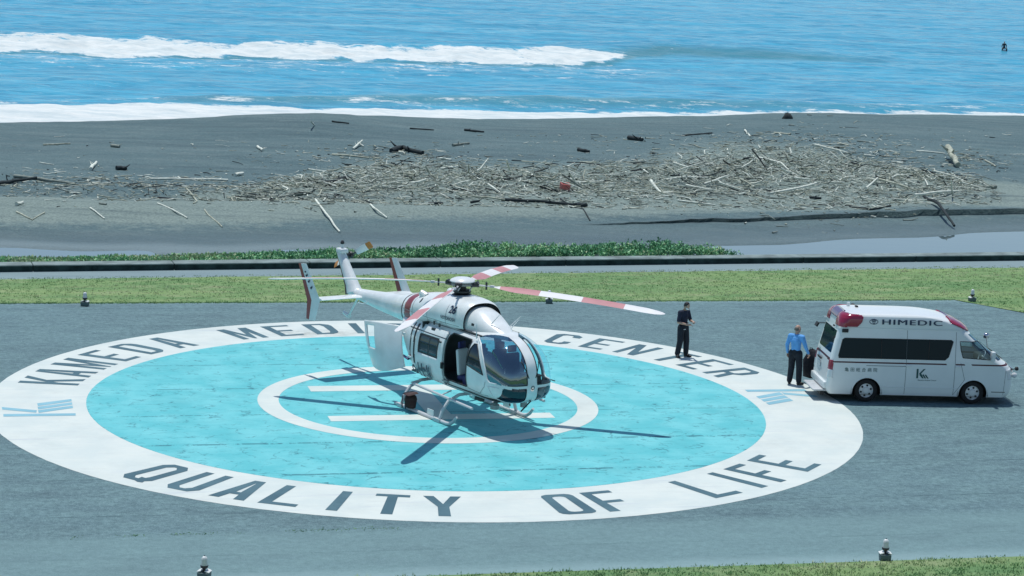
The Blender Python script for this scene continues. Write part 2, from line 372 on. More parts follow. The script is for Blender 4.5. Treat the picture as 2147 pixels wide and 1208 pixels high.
# block letters, outlines on a 0.86 x 1.65 cell (x right, y up)
w, h, s, b = 0.84, 1.65, 0.25, 0.19
def rect(x0, y0, x1, y1): return [(x0, y0), (x1, y0), (x1, y1), (x0, y1)]
def cham(x0, y0, x1, y1, c): return [(x0+c, y0), (x1-c, y0), (x1-c*0.3, y0+c*0.35), (x1, y0+c), (x1, y1-c), (x1-c*0.3, y1-c*0.35), (x1-c, y1), (x0+c, y1), (x0+c*0.3, y1-c*0.35), (x0, y1-c), (x0, y0+c), (x0+c*0.3, y0+c*0.35)]
GL = {
 'I': [rect(w/2-s/2, 0, w/2+s/2, h)],
 'L': [[(0, 0), (w, 0), (w, b*1.15), (s, b*1.15), (s, h), (0, h)]],
 'T': [[(w/2-s/2, 0), (w/2+s/2, 0), (w/2+s/2, h-b), (w, h-b), (w, h), (0, h), (0, h-b), (w/2-s/2, h-b)]],
 'E': [[(0, 0), (w, 0), (w, b), (s, b), (s, h*.43), (w*.86, h*.43), (w*.86, h*.43+b), (s, h*.43+b), (s, h-b), (w, h-b), (w, h), (0, h)]],
 'F': [[(0, 0), (s, 0), (s, h*.42), (w*.84, h*.42), (w*.84, h*.42+b), (s, h*.42+b), (s, h-b), (w, h-b), (w, h), (0, h)]],
 'K': [[(0, 0), (s, 0), (s, h*.36), (s+.08, h*.47), (w-s*.95, 0), (w+.06, 0), (w*.60, h*.60), (w+.04, h), (w-s*.9, h), (s, h*.55), (s, h), (0, h)]],
 'A': [[(0, 0), (s, 0), (s+.06, h*.24), (w-s-.06, h*.24), (w-s, 0), (w, 0), (w/2+s*.62, h), (w/2-s*.62, h)], [(s+.11, h*.36), (w-s-.11, h*.36), (w/2+.01, h*.86), (w/2-.01, h*.86)]],
 'M': [[(-.06, 0), (s-.09, 0), (s-.09, h*.62), (w/2-.04, 0), (w/2+.04, 0), (w-s+.09, h*.62), (w-s+.09, 0), (w+.06, 0), (w+.06, h), (w-s*.8, h), (w/2, h*.38), (s*.8, h), (-.06, h)]],
 'N': [[(0, 0), (s*.85, 0), (s*.85, h*.66), (w-s, 0), (w, 0), (w, h), (w-s*.85, h), (w-s*.85, h*.34), (s, h), (0, h)]],
 'D': [[(0, 0), (w*.68, 0), (w*.93, h*.10), (w, h*.22), (w, h*.78), (w*.93, h*.90), (w*.68, h), (0, h)], [(s, b), (w*.60, b), (w-s*1.05, h*.25), (w-s*1.05, h*.75), (w*.60, h-b), (s, h-b)]],
 'R': [[(0, 0), (s, 0), (s, h*.38), (w*.48, h*.38), (w-s, 0), (w+.02, 0), (w*.78, h*.41), (w, h*.53), (w, h*.87), (w*.80, h), (0, h)], [(s, h*.50), (w*.62, h*.50), (w-s, h*.58), (w-s, h*.82), (w*.62, h-b), (s, h-b)]],
 'C': [[(w, h*.30), (w-s, h*.30), (w-s, h*.18), (w*.60, b), (w*.40, b), (s, h*.18), (s, h*.82), (w*.40, h-b), (w*.60, h-b), (w-s, h*.82), (w-s, h*.72), (w, h*.72), (w, h*.88), (w*.78, h), (w*.22, h), (0, h*.88), (0, h*.12), (w*.22, 0), (w*.78, 0), (w, h*.12)]],
 'O': [cham(0, 0, w, h, .17), cham(s, b, w-s, h-b, .10)],
 'Q': [[(0, h*.13), (w*.22, 0), (w*.62, 0), (w*.78, -.06), (w*.92, -.03), (w*.88, h*.05), (w, h*.13), (w, h*.87), (w*.78, h), (w*.22, h), (0, h*.87)], [(s, h*.20), (w*.42, b), (w*.55, b), (w*.52, b+.14), (w*.66, b+.12), (w-s, h*.26), (w-s, h*.80), (w*.55, h-b), (w*.45, h-b), (s, h*.80)]],
 'U': [[(0, h), (0, h*.14), (w*.20, 0), (w*.80, 0), (w, h*.14), (w, h), (w-s, h), (w-s, h*.20), (w*.58, b), (w*.42, b), (s, h*.20), (s, h)]],
 'Y': [[(w/2-s*.52, 0), (w/2+s*.52, 0), (w/2+s*.52, h*.46), (w+.05, h), (w-s*.85, h), (w/2, h*.60), (s*.85, h), (-.05, h), (w/2-s*.52, h*.46)]],
}
def fill2d(loops):
    c = bpy.data.curves.new('outline', 'CURVE'); c.dimensions = '2D'; c.fill_mode = 'BOTH'
    for lp in loops:
        sp = c.splines.new('POLY'); sp.points.add(len(lp)-1)
        for i, (x, y) in enumerate(lp): sp.points[i].co = (x, y, 0, 1)
        sp.use_cyclic_u = True
    o = bpy.data.objects.new('outline', c); COL.objects.link(o)
    me = bpy.data.meshes.new_from_object(o.evaluated_get(bpy.context.evaluated_depsgraph_get()))
    V = [(v.co.x, v.co.y) for v in me.vertices]; F = [tuple(p.vertices) for p in me.polygons]
    bpy.data.objects.remove(o); bpy.data.curves.remove(c); bpy.data.meshes.remove(me)
    return V, F
GM = {k: fill2d(v) for k, v in GL.items()}
TOP = [('K', 162.2), ('A', 155.9), ('M', 148.9), ('E', 141.5), ('D', 134.1), ('A', 126.6), ('M', 111.9), ('E', 104.4), ('D', 97.3), ('I', 91.1), ('C', 84.4), ('A', 77.2), ('L', 70.3), ('C', 54.4), ('E', 47.2), ('N', 40.0), ('T', 32.3), ('E', 25.4), ('R', 18.4)]
BOT = [('Q', 221.0), ('U', 228.0), ('A', 234.6), ('L', 240.9), ('I', 247.4), ('T', 253.7), ('Y', 260.3), ('O', 276.1), ('F', 282.1), ('L', 297.2), ('I', 303.8), ('F', 309.5), ('E', 316.5)]
for seq, top in ((TOP, True), (BOT, False)):
    for k, (ch, th) in enumerate(seq):
        V, F = GM[ch]; a = math.radians(th); mb = MB(); vs = []
        for x, y in V:
            r = (9.60+y) if top else (11.25-y)
            q = (x-w/2)/10.42
            ang = a-q if top else a+q
            vs.append((r*math.cos(ang), r*math.sin(ang), 0.008))
        mb.add(vs, F); site_obj(mb, 'painted_letter_'+ch.lower(), P_GREY, pad)
LG = [[(-11.27, -.97), (-9.46, -.98), (-9.45, -.72), (-11.27, -.69)], [(-11.29, -.18), (-10.44, -.59), (-10.42, -.32), (-11.30, .11)]]
for q in (0.0, -0.39, -0.78): LG.append([(-10.38, .16+q), (-9.49, .66+q), (-9.49, .93+q), (-10.39, .47+q)])
for sgn in (1, -1):
    mb = MB()
    for lp in LG: mb.add([(sgn*x, sgn*y, .008) for x, y in lp], [(0, 1, 2, 3)])
    site_obj(mb, 'painted_logo', P_LOGO, pad)

# ---- lawns, path
t = NT('lawn_soil'); cs = t.coord(scale=(0.35, 1, 1)); co = t.coord()
n1 = t.noise(t.coord(scale=(0.18, 1, 1)), 0.8, 6, 0.65); n2 = t.noise(co, 6, 8, 0.8); n3 = t.noise(cs, 1.7, 5)
c = t.mix(t.rng(n1, 0.32, 0.66), (0.125, 0.250, 0.105), (0.255, 0.360, 0.155))
c = t.mix(t.rng(n3, 0.5, 0.75), c, (0.33, 0.38, 0.21)); c = t.mix(t.rng(n2, 0.35, 0.65, 0.35, 0.0), c, (0.05, 0.13, 0.06))
t.color(c); t.b.inputs['Roughness'].default_value = 0.95; t.b.inputs['Specular IOR Level'].default_value = 0.1; t.bump(n2, 0.9, 0.05)
LAWN = t.m
def sheet(name, pts, z, m, **kw):
    return site_obj(MB().add([(x, y, z) for x, y in pts], [tuple(range(len(pts)))]), name, m, **kw)
far_edge_top = [(u, wall_v(u)-1.55-0.004*(u+11)+0.05*math.sin(u*1.7)) for u in np.linspace(90, -60, 120)]
far_lawn = ([(-60, 14.86), (-26, 14.84)]+[(u, 14.86+0.3*(u+26)/48.6) for u in np.linspace(-25, 22.6, 60)]+[(24.2, 12.43), (70, 12.31), (90, 12.3)]+far_edge_top)
sheet('lawn', far_lawn, 0.012, LAWN, kind='structure')
sheet('lawn', [(-60, -60), (90, -60), (90, -15.56)]+[(u, -15.25-0.3*(u+26)/96) for u in np.linspace(70, -26, 80)]+[(-60, -15.2)], 0.012, LAWN, kind='structure')
sheet('lawn', [(-60, -15.2), (-26.02, -15.2), (-26.02, 14.8), (-60, 14.8)], 0.012, LAWN, kind='structure')
t = NT('path_gravel'); co = t.coord(); cs = t.coord(scale=(0.2, 1, 1))
c = t.mix(t.rng(t.noise(cs, 0.7, 6, 0.6), 0.3, 0.7), (0.170, 0.255, 0.275), (0.245, 0.345, 0.355))
c = t.mix(t.rng(t.noise(co, 16, 6, 0.8), 0.35, 0.7, 0.35, 0.0), c, (0.08, 0.10, 0.11)); t.color(c)
t.b.inputs['Roughness'].default_value = 0.9; t.bump(t.noise(co, 25, 4), 0.4, 0.02); PATH = t.m
sheet('path', [(u, v+0.02) for u, v in far_edge_top[::-1]]+[(u, wall_v(u)+0.1) for u in np.linspace(90, -60, 30)], 0.004, PATH, kind='structure')

# ---- grass blades
def tufts(name, spots, hmin, hmax, mats, w=0.012, spread=0.05, per=5, **kw):
    n = len(spots)*per; base = np.repeat(np.asarray(spots, dtype=float), per, axis=0)
    base[:, 0] += RNG.normal(0, spread, n); base[:, 1] += RNG.normal(0, spread, n)
    a = RNG.random(n)*2*PI; hgt = hmin+(hmax-hmin)*RNG.random(n)**1.5; lean = RNG.normal(0, 0.45, (n, 2))*hgt[:, None]
    dx = np.stack([np.cos(a), np.sin(a)], 1)*w*(0.6+0.8*RNG.random(n))[:, None]
    V = np.zeros((n, 3, 3)); V[:, 0, :2] = base[:, :2]-dx; V[:, 1, :2] = base[:, :2]+dx; V[:, 2, :2] = base[:, :2]+lean
    V[:, 0, 2] = V[:, 1, 2] = base[:, 2]; V[:, 2, 2] = base[:, 2]+hgt
    V = V.reshape(-1, 3); X = V[:, 0]*UX[0]+V[:, 1]*VX[0]; Y = V[:, 0]*UX[1]+V[:, 1]*VX[1]; V[:, 0] = X; V[:, 1] = Y
    o = np_mesh(name, V, np.arange(n*3).reshape(-1, 3), mats, smooth=False, **kw)
    if isinstance(mats, (list, tuple)):
        k = np.floor(np.clip(fbm(base[:, 0]*0.16, base[:, 1]*0.9, 4)*2.3-0.62+RNG.normal(0, 0.10, n), 0, 0.999)*len(mats)).astype(np.int32)
        o.data.polygons.foreach_set('material_index', k)
    return o
def leafmat(name, col, trans=0.25):
    m = M_(name, col, 0.6, spec=0.25, noise=0.25, nscale=3)
    b = m.node_tree.nodes['Principled BSDF']; b.inputs['Subsurface Weight'].default_value = 0.0
    return m
GRS = [leafmat('grass_deep', (0.150, 0.295, 0.125)), leafmat('grass_green', (0.225, 0.395, 0.170)), leafmat('grass_olive', (0.330, 0.445, 0.200)), leafmat('grass_straw', (0.42, 0.47, 0.28))]
def in_far(u, v): return (v > 14.8+0.3*max(0, u+26)/48.6 if u < 22.6 else (v > 12.38 if u > 24.2 else v > 15.15-(u-22.6)*1.7)) and v < wall_v(u)-1.5
spots = []
while len(spots) < 14000:
    u, v = random.uniform(-16, 40), random.uniform(12.3, 23.2)
    if in_far(u, v): spots.append((u, v, 0.012))
for i in range(2600):     # ragged fringe over the edge of the tarmac
    u = random.uniform(-16, 22.6); spots.append((u, 14.86+0.3*(u+26)/48.6-abs(random.gauss(0, 0.05)), 0.0))
for i in range(500):
    u = random.uniform(-16, 40); spots.append((u, wall_v(u)-1.45+abs(random.gauss(0, .12)), 0.0))
tufts('lawn_grass', spots, 0.015, 0.055, GRS, label='mown lawn grass between the tarmac and the low seawall', cat='grass', kind='stuff')
spots = []
while len(spots) < 5200:
    u, v = random.uniform(-8, 16), random.uniform(-17.6, -15.25)
    if v < -15.25-0.3*(u+26)/96+random.gauss(0, 0.05): spots.append((u, v, 0.012))
tufts('lawn_grass', spots, 0.02, 0.07, GRS, label='mown lawn grass along the near edge of the tarmac', cat='grass', kind='stuff')
fbm1_ = lambda x: float(fbm(np.array([x]), np.array([2.2]), 3)[0])
# weeds in the tarmac cracks along the pad's near edge
w0_, w1_ = at_uv(150, 1127), at_uv(700, 1111)
spots = [(w0_[0]+(w1_[0]-w0_[0])*f_+random.gauss(0, .05), w0_[1]+(w1_[1]-w0_[1])*f_+random.gauss(0, .03), 0) for f_ in np.linspace(0, 1.25, 90) for _ in range(2) if fbm1_(f_*9) > .5]
tufts('crack_weeds', spots, 0.01, 0.035, GRS[:2], per=3, label='thin line of weeds growing in a tarmac seam below the pad', cat='weeds', kind='stuff')

# ---- seawall
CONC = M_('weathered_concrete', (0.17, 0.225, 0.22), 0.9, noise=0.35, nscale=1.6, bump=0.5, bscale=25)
CONC_D = M_('shaded_wall_face', (0.030, 0.055, 0.052), 0.95, noise=0.5, nscale=2.5, bump=0.6, bscale=18, spec=0.1)  # wall face far darker than the coping: its shade put into the colour
ang = math.atan(0.0735); wl = thing('low_seawall', 'long low concrete seawall with a dark shaded face behind the lawn', 'wall', S(0, wall_v(0)), SITE+ang)
SEG = 5.0
for i in range(-9, 18):
    mb = MB(); x0, x1 = i*SEG+0.012, (i+1)*SEG-0.012
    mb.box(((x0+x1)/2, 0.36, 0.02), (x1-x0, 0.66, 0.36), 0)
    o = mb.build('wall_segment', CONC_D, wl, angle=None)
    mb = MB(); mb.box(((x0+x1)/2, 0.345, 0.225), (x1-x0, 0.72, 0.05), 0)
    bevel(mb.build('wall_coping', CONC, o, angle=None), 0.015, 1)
# ================================================================== BEACH, STREAM, SEA
ZW, ZS = -0.35, -2.0           # stream level, sea level
def near_bank(u):              # water's edge on the wall side
    w_ = wall_v(u)+0.7
    left = w_+3.6+0.5*np.sin(u*0.35+1.0)
    return left+(w_-0.4-left)*sstep(13.5, 20.0, u)
def far_bank(u):
    a = 27.9+0.35*np.sin(u*0.42)+0.25*np.sin(u*1.1+1)
    b_ = 29.3+0.30*(u-18.6)+0.25*np.sin(u*0.8)
    return a+(b_-a)*sstep(8.0, 19.0, u)
def scarp(u):
    return np.where(u > 13.75, 33.9+0.205*(u-13.75), 33.9-0.06*(13.75-u))+0.35*(fbm(u*0.7, u*0+3.3, 4)-0.5)*2+0.16*(fbm(u*2.6, u*0+1.3, 3)-0.5)*2
def crest(u): return 69.5+0.245*(u+10)+3.0*(fbm(u*0.06, u*0+9.1, 2)-0.5)
def shore(u): return 93.0+0.235*(u+10)
def terrain(u, v):
    u = np.asarray(u, float); v = np.asarray(v, float)
    wv = wall_v(u); z = np.full(np.broadcast(u, v).shape, -0.06)+0*u
    nb, fb, sc_, cr = near_bank(u), far_bank(u), scarp(u), crest(u)
    # bank behind the wall, then stream bed
    bank = 0.10+0.10*(fbm(u*0.9, v*0.9, 3)-0.5)
    dry = 0.42*sstep(-6.5, -5.0, u)*(1-sstep(-1.5, 0.0, u))     # a sand bar across the thin left part
    bed = -0.75+dry
    z1 = bank+(bed-bank)*sstep(nb-1.3, nb+0.5, v)
    far0 = ZW+0.03
    rise = far0+(0.20)*np.clip((v-fb)/np.maximum(sc_-fb, 0.5), 0, 1)+0.05*(fbm(u*0.5, v*0.9, 3)-0.5)
    z2 = z1+(rise-z1)*sstep(fb-1.0, fb+0.6, v)
    stp = sstep(12.0, 22.0, u); jag = sc_
    hard = sstep(-0.025, 0.025, v-jag); soft = sstep(-1.0, 4.0, v-jag)
    up = hard*stp+soft*(1-stp)
    rest = 0.11+0.004*(v-sc_)+0.40*(fbm(u*0.05+3, v*0.09, 3)-0.5)+0.14*(fbm(u*0.22, v*0.35, 3)-0.5)+0.05*(fbm(u*1.1, v*1.3, 2)-0.5)+0.11*np.sin(v*1.15+2.2*fbm(u*.12, v*.1, 2)*3)*np.exp(-((v-sc_-6)/6.5)**2)
    # humps on the berm
    def hump(px, py, w_, d_, h_):
        hu, hv = at_uv(px, py, 0.3); return h_*np.exp(-((u-hu)/w_)**2-((v-hv)/d_)**2)
    hm = hump(655, 266, 7, 9, 0.52)+hump(1745, 258, 9, 9, 0.36)+hump(1900, 330, 10, 6, 0.30)+hump(1500, 300, 14, 6, 0.25)
    rest = rest+hm
    low = rise
    z3 = z2*(1-up)+rest*up
    z3 = np.where(v < fb, z2, z3)
    face = rest-0.115*np.maximum(v-cr, 0)-0.0006*np.maximum(v-cr, 0)**2
    k = sstep(-3, 3, v-cr); z3 = z3*(1-k)+np.minimum(face, z3)*k
    z3 = np.maximum(z3, -6.0)
    m = v > wv+0.55
    return np.where(m, z3, z)
def ax(parts):
    out = []
    for a, b, n in parts: out += list(np.linspace(a, b, n, endpoint=False))
    return np.array(out+[parts[-1][1]])
us = ax([(-4000, -420, 6), (-420, -60, 12), (-60, -16, 40), (-16, 72, 230), (72, 140, 60), (140, 620, 14), (620, 4000, 6)])
vs = ax([(-4000, -160, 6), (-160, 18, 12), (18, 33.87, 92), (33.87, 33.93, 1), (33.93, 44, 58), (44, 96, 150), (96, 132, 30), (132, 175, 6)])
UU, VV = np.meshgrid(us, vs, indexing='ij')
VV = VV+np.clip(scarp(UU)-33.9, -2.0, 14.0)*np.where(VV < 33.9, sstep(23.0, 33.7, VV), 1-sstep(33.95, 96.0, VV)); ZZ = terrain(UU, VV)
_ul, _vl, _zl = us.tolist(), vs.tolist(), ZZ.tolist()
from bisect import bisect_right
_shu = np.linspace(-60, 160, 1101); _shv = np.clip(scarp(_shu)-33.9, -2.0, 14.0)
def _sst(a, b, x):
    t_ = min(max((x-a)/(b-a), 0.0), 1.0); return t_*t_*(3-2*t_)
def unwarp(u, v):
    sh = float(np.interp(u, _shu, _shv)); w0 = v
    for _ in range(12): w0 = v-sh*(_sst(23.0, 33.7, w0) if w0 < 33.9 else 1-_sst(33.95, 96.0, w0))
    return w0
def tz(u, v):
    v = unwarp(u, v); i = min(max(bisect_right(_ul, u)-1, 0), len(_ul)-2); j = min(max(bisect_right(_vl, v)-1, 0), len(_vl)-2)
    a = min(max((u-_ul[i])/(_ul[i+1]-_ul[i]), 0), 1); b = min(max((v-_vl[j])/(_vl[j+1]-_vl[j]), 0), 1)
    return (_zl[i][j]*(1-a)+_zl[i+1][j]*a)*(1-b)+(_zl[i][j+1]*(1-a)+_zl[i+1][j+1]*a)*b
_tl = _tab.tolist()
def fbm1(x, y, o=3):
    s_, a_, t_ = 0.0, 0.5, 0.0
    for k in range(o):
        X_, Y_ = x*2**k+17.3*k, y*2**k+5.1*k; xi, yi = math.floor(X_), math.floor(Y_); fx, fy = X_-xi, Y_-yi; fx = fx*fx*(3-2*fx); fy = fy*fy*(3-2*fy)
        r0, r1 = _tl[xi & 255], _tl[(xi+1) & 255]
        s_ += a_*((r0[yi & 255]*(1-fx)+r1[yi & 255]*fx)*(1-fy)+(r0[(yi+1) & 255]*(1-fx)+r1[(yi+1) & 255]*fx)*fy); t_ += a_; a_ *= .5
    return s_/t_
# where dry pale litter lies
PILE = [(500, 412, 10), (640, 388, 20), (780, 380, 34), (900, 372, 34), (1040, 378, 30), (1180, 384, 30), (1300, 376, 30), (1420, 372, 34), (1520, 362, 42), (1620, 360, 52), (1740, 362, 56), (1860, 368, 46), (1960, 384, 30), (2060, 398, 14)]
pu = np.array([at_uv(x, y, 0.1) for x, y, q in PILE]); pw = np.array([(at_uv(x, y-q, 0.1)[1]-at_uv(x, y+q, 0.1)[1])/2 for x, y, q in PILE])
def pile_field(u, v):
    c_ = np.interp(u, pu[:, 0], pu[:, 1]); w_ = np.interp(u, pu[:, 0], pw); e = sstep(pu[0, 0]-4, pu[0, 0]+1, u)*(1-sstep(pu[-1, 0]-1, pu[-1, 0]+5, u))
    return np.exp(-((v-c_)/np.maximum(w_, 0.5))**2)*e
_vc = np.interp(UU, pu[:, 0], pu[:, 1]); low_ = (1-sstep(_vc-5.0, _vc+0.5, VV))*sstep(scarp(UU)+0.3, scarp(UU)+3.0, VV)
flat = sstep(far_bank(UU)-1.2, far_bank(UU)-0.2, VV)*(1-sstep(far_bank(UU)+0.7, far_bank(UU)+2.2, VV))*(1-0.75*sstep(8, 20, UU))  # pale flat by the stream: sky sheen on damp sand painted in
lit = np.clip(0.62*low_+pile_field(UU, VV)*1.1+0.75*np.exp(-((VV-np.interp(UU, pu[:, 0], pu[:, 1])+5.0)/4.0)**2)+0.25*sstep(scarp(UU)-1, scarp(UU)+2, VV)*(1-sstep(scarp(UU)+6, scarp(UU)+16, VV)), 0, 1)
_jr = int(np.argmin(np.abs(vs-33.87))); VV[:, _jr] += 0.24*sstep(12, 20, us)*(0.6+0.8*fbm(us*1.7, us*0+6, 3)); VV[:, _jr-1] += 0.10*sstep(12, 20, us)
wet_and_shade = np.clip(0.0*UU+0.9*np.exp(-((VV-scarp(UU)-0.02)/0.28)**2)*sstep(11, 18, UU)+(1-sstep(scarp(UU)-3.0, scarp(UU)+0.2, VV))*sstep(wall_v(UU)+2, wall_v(UU)+4, VV)+sstep(crest(UU)+6, crest(UU)+12, VV), 0, 1)  # damp sand, plus painted shade along the undercut scarp face
X = UU*UX[0]+VV*VX[0]; Y = UU*UX[1]+VV*VX[1]
t = NT('beach_sand'); co = t.coord(); cs = t.coord(scale=(0.3, 1, 1), rot=-SITE)
n1 = t.noise(cs, 0.16, 6, 0.6); n2 = t.noise(co, 2.2, 8, 0.72); n3 = t.noise(cs, 0.9, 6, 0.68); n4 = t.noise(co, 9, 4, 0.7)
c = t.mix(t.rng(n1, 0.3, 0.7), (0.074, 0.140, 0.154), (0.125, 0.205, 0.212))
c = t.mix(t.rng(n3, 0.45, 0.75, 0, 0.7), c, (0.175, 0.245, 0.245))
la = t.math('ADD', t.attr('litter'), t.math('MULTIPLY', t.math('SUBTRACT', n2, 0.5), 1.5))
c = t.mix(t.rng(la, 0.30, 0.85, 0, 0.85), c, (0.270, 0.345, 0.305))
tr_ = t.noise(t.coord(scale=(0.07, 1, 1), rot=-SITE), 0.55, 7, 0.7, 0.4); c = t.mix(t.rng(tr_, 0.52, 0.66, 0, 0.6), c, (0.060, 0.105, 0.120)); c = t.mix(t.rng(tr_, 0.30, 0.44, 0.5, 0), c, (0.185, 0.255, 0.255))
c = t.mix(t.rng(n4, 0.35, 0.6, 0.55, 0), c, (0.040, 0.072, 0.085)); c = t.mix(t.rng(n2, 0.56, 0.72, 0, 0.45), c, (0.22, 0.29, 0.28))
c = t.mix(t.math('MULTIPLY', t.attr('wet_and_shade'), 0.45), c, (0.045, 0.085, 0.088))
c = t.mix(t.math('MULTIPLY', t.attr('flat'), 0.8), c, (0.185, 0.255, 0.265))
t.color(c); t.l(t.rng(t.attr('wet_and_shade'), 0, 1, 0.92, 0.45), t.b.inputs['Roughness']); t.b.inputs['Specular IOR Level'].default_value = 0.4
t.bump(t.math('ADD', n2, t.math('MULTIPLY', n4, 0.5)), 0.9, 0.16)
SAND = t.m
g = np_mesh('ground', np.stack([X.ravel(), Y.ravel(), ZZ.ravel()], 1), grid_faces(len(us), len(vs)), SAND, attrs={'litter': lit, 'wet_and_shade': wet_and_shade, 'flat': flat}, kind='structure')

# ---- stream
t = NT('stream_water'); t.b.inputs['Base Color'].default_value = (0.09, 0.14, 0.15, 1); t.b.inputs['Roughness'].default_value = 0.02
t.b.inputs['IOR'].default_value = 1.9; t.b.inputs['Specular IOR Level'].default_value = 1.0
t.bump(t.noise(t.coord(scale=(0.4, 1, 1), rot=-SITE), 1.2, 3), 0.04, 0.05)
su = np.linspace(-60, 120, 181); a_ = []; b2 = []
V = []; 
for u in su: V.append(S(u, max(wall_v(u)+0.55, near_bank(u)-0.6), ZW)); V.append(S(u, float(far_bank(np.array(u)))+1.6, ZW))
np_mesh('stream', V, [(2*i, 2*i+2, 2*i+3, 2*i+1) for i in range(len(su)-1)], t.m, kind='structure')

# ---- sea
su = ax([(-700, -40, 16), (-40, -14, 20), (-14, 110, 240), (110, 260, 170), (260, 2500, 30)])
sv = ax([(84, 124, 130), (124, 210, 200), (210, 300, 120), (300, 460, 110), (460, 1000, 60), (1000, 9000, 30)])
SU, SV = np.meshgrid(su, sv, indexing='ij')
fade = 1-sstep(420, 900, SV)
z = 0.16*np.sin(2*PI*(SV+0.06*SU+2.5*fbm(SU*.03, SV*.03, 2))/24.0)*fade
z += 0.34*(fbm(SU*0.10, SV*0.26, 4)-0.5)*fade+0.36*(fbm(SU*0.30+40, SV*0.75, 3)-0.5)*fade
# the breaking wave: crest line, steep side towards the shore
def wave_line(u): return 171.0+15.0*sstep(42, 66, u)+1.6*(fbm(u*0.12, u*0+2, 3)-0.5)*2
wl_ = wave_line(SU); s_ = SV-wl_
amp = (0.85-0.1*sstep(30, 66, SU))*(1-sstep(74, 98, SU))
prof = np.where(s_ < 0, np.exp(-(s_/5.2)**2), np.exp(-(s_/11.0)**2))
z += amp*prof
broken = 1-sstep(66, 73, SU)
edge = 9.8-8.0*sstep(48, 70, SU)+3.4*(fbm(SU*0.30, SU*0+8, 4)-0.5)*2        # how far foam has run down the front
back = 1.4+2.6*(fbm(SU*0.16, SU*0+5, 3)-0.5)*2-4.0*sstep(50, 66, SU)
fo = 0.90*sstep(-edge-3.5, -edge+2.5, s_)*(1-sstep(back-8, back+5, s_))*broken
z += fo*0.95*(fbm(SU*0.55, SV*0.7, 4)-0.45)
streak_b = 0.66*np.exp(-((s_-9)/4.0)**2)*broken*sstep(0.42, 0.62, fbm(SU*0.09, SV*0.02+7, 2))
front_f = 0.43*sstep(-48, -22, s_)*(1-sstep(-edge-3, -edge+1, s_))*(1-sstep(50, 72, SU))
# near shore: a small second wave behind the wash
s2 = SV-(shore(SU)+15.5-9.5*sstep(15, 70, SU)); z += 0.42*np.exp(-(s2/2.6)**2)*(1-sstep(40, 90, SU))*sstep(-8, 6, SU)
s3 = SV-shore(SU); wd = 12.2-6.6*sstep(0, 45, SU)-2.4*sstep(40, 80, SU)+1.3*(fbm(SU*0.2, SU*0+1, 3)-0.5)*2
f2 = 0.93*(1-sstep(wd-3.2, wd+2.0, s3))
z += f2*0.30*(fbm(SU*0.6, SV*0.8, 3)-0.4)*sstep(0, 3, s3)
lace = 0.42*np.exp(-((s3-wd-3)/5.0)**2)
chop = 0.16*sstep(110, 130, SV)*(1-sstep(300, 420, SV))
foam = np.clip(np.maximum.reduce([fo, streak_b, front_f, f2, lace, chop]), 0, 1)
face_ = np.clip(0.95*np.exp(-((s_+4.5)/4.2)**2)*sstep(48, 64, SU)*(1-sstep(78, 98, SU))+0.9*np.exp(-((s_+edge+1.5)/1.6)**2)*broken+0.85*np.exp(-((s2+0.8)/2.6)**2)*(1-sstep(40, 90, SU))*sstep(-4, 8, SU), 0, 1)
z = ZS+z*sstep(-14, 6, s3)
X = SU*UX[0]+SV*VX[0]; Y = SU*UX[1]+SV*VX[1]
t = NT('sea_water'); rt = -SITE
c1 = t.coord(scale=(0.22, 1, 1), rot=rt); c2 = t.coord(scale=(0.35, 1, 1), rot=rt); c3 = t.coord(rot=rt)
n1 = t.noise(c1, 0.9, 7, 0.62, 0.4); n2 = t.noise(c2, 3.2, 5, 0.6); n3 = t.noise(c1, 0.05, 4, 0.6)
deep = t.mix(t.rng(n3, 0.3, 0.7), (0.045, 0.360, 0.535), (0.072, 0.415, 0.585))
deep = t.mix(t.rng(n1, 0.40, 0.66, 0.0, 0.85), deep, (0.026, 0.215, 0.35))
long_ = t.noise(t.coord(scale=(0.10, 1, 1), rot=rt), 0.22, 6, 0.6, 0.3); deep = t.mix(t.rng(long_, 0.50, 0.72, 0.0, 0.6), deep, (0.035, 0.205, 0.33))
deep = t.mix(t.rng(long_, 0.28, 0.45, 0.45, 0.0), deep, (0.105, 0.46, 0.62))
rip = t.noise(t.coord(scale=(0.30, 1, 1), rot=rt), 1.6, 6, 0.75, 0.6); deep = t.mix(t.rng(rip, 0.55, 0.72, 0, 0.6), deep, (0.16, 0.52, 0.67)); deep = t.mix(t.rng(rip, 0.28, 0.45, 0.55, 0), deep, (0.035, 0.205, 0.32))  # ripple facets: sky reflections painted as lighter and darker patches
deep = t.mix(t.attr('face'), deep, (0.055, 0.235, 0.290))  # wave fronts: thin teal water, and weaker sky reflection painted as darker colour
t.color(deep); t.b.inputs['Roughness'].default_value = 0.22; t.b.inputs['IOR'].default_value = 1.33
t.bump(t.math('ADD', n1, t.math('MULTIPLY', n2, 0.35)), 0.55, 0.45)
fm = t.n('BsdfPrincipled'); t.l(t.mix(t.rng(t.noise(c2, 0.9, 7, 0.7), 0.38, 0.62), (0.56, 0.65, 0.66), (0.75, 0.79, 0.765)), fm.inputs['Base Color']); fm.inputs['Roughness'].default_value = 0.9; fm.inputs['Specular IOR Level'].default_value = 0.1
fn = t.math('ADD', t.math('MULTIPLY', t.noise(t.coord(scale=(0.5, 1, 1), rot=rt), 0.9, 9, 0.78), 0.6), t.math('MULTIPLY', t.noise(c1, 0.5, 7, 0.75), 0.4))
fbp = t.n('Bump'); fbp.inputs['Strength'].default_value = 0.8; fbp.inputs['Distance'].default_value = 0.5; t.l(fn, fbp.inputs['Height']); t.l(fbp.outputs[0], fm.inputs['Normal'])
fa = t.rng(t.math('ADD', t.attr('foam'), t.math('MULTIPLY', t.math('SUBTRACT', fn, 0.5), 2.6)), 0.50, 0.66)
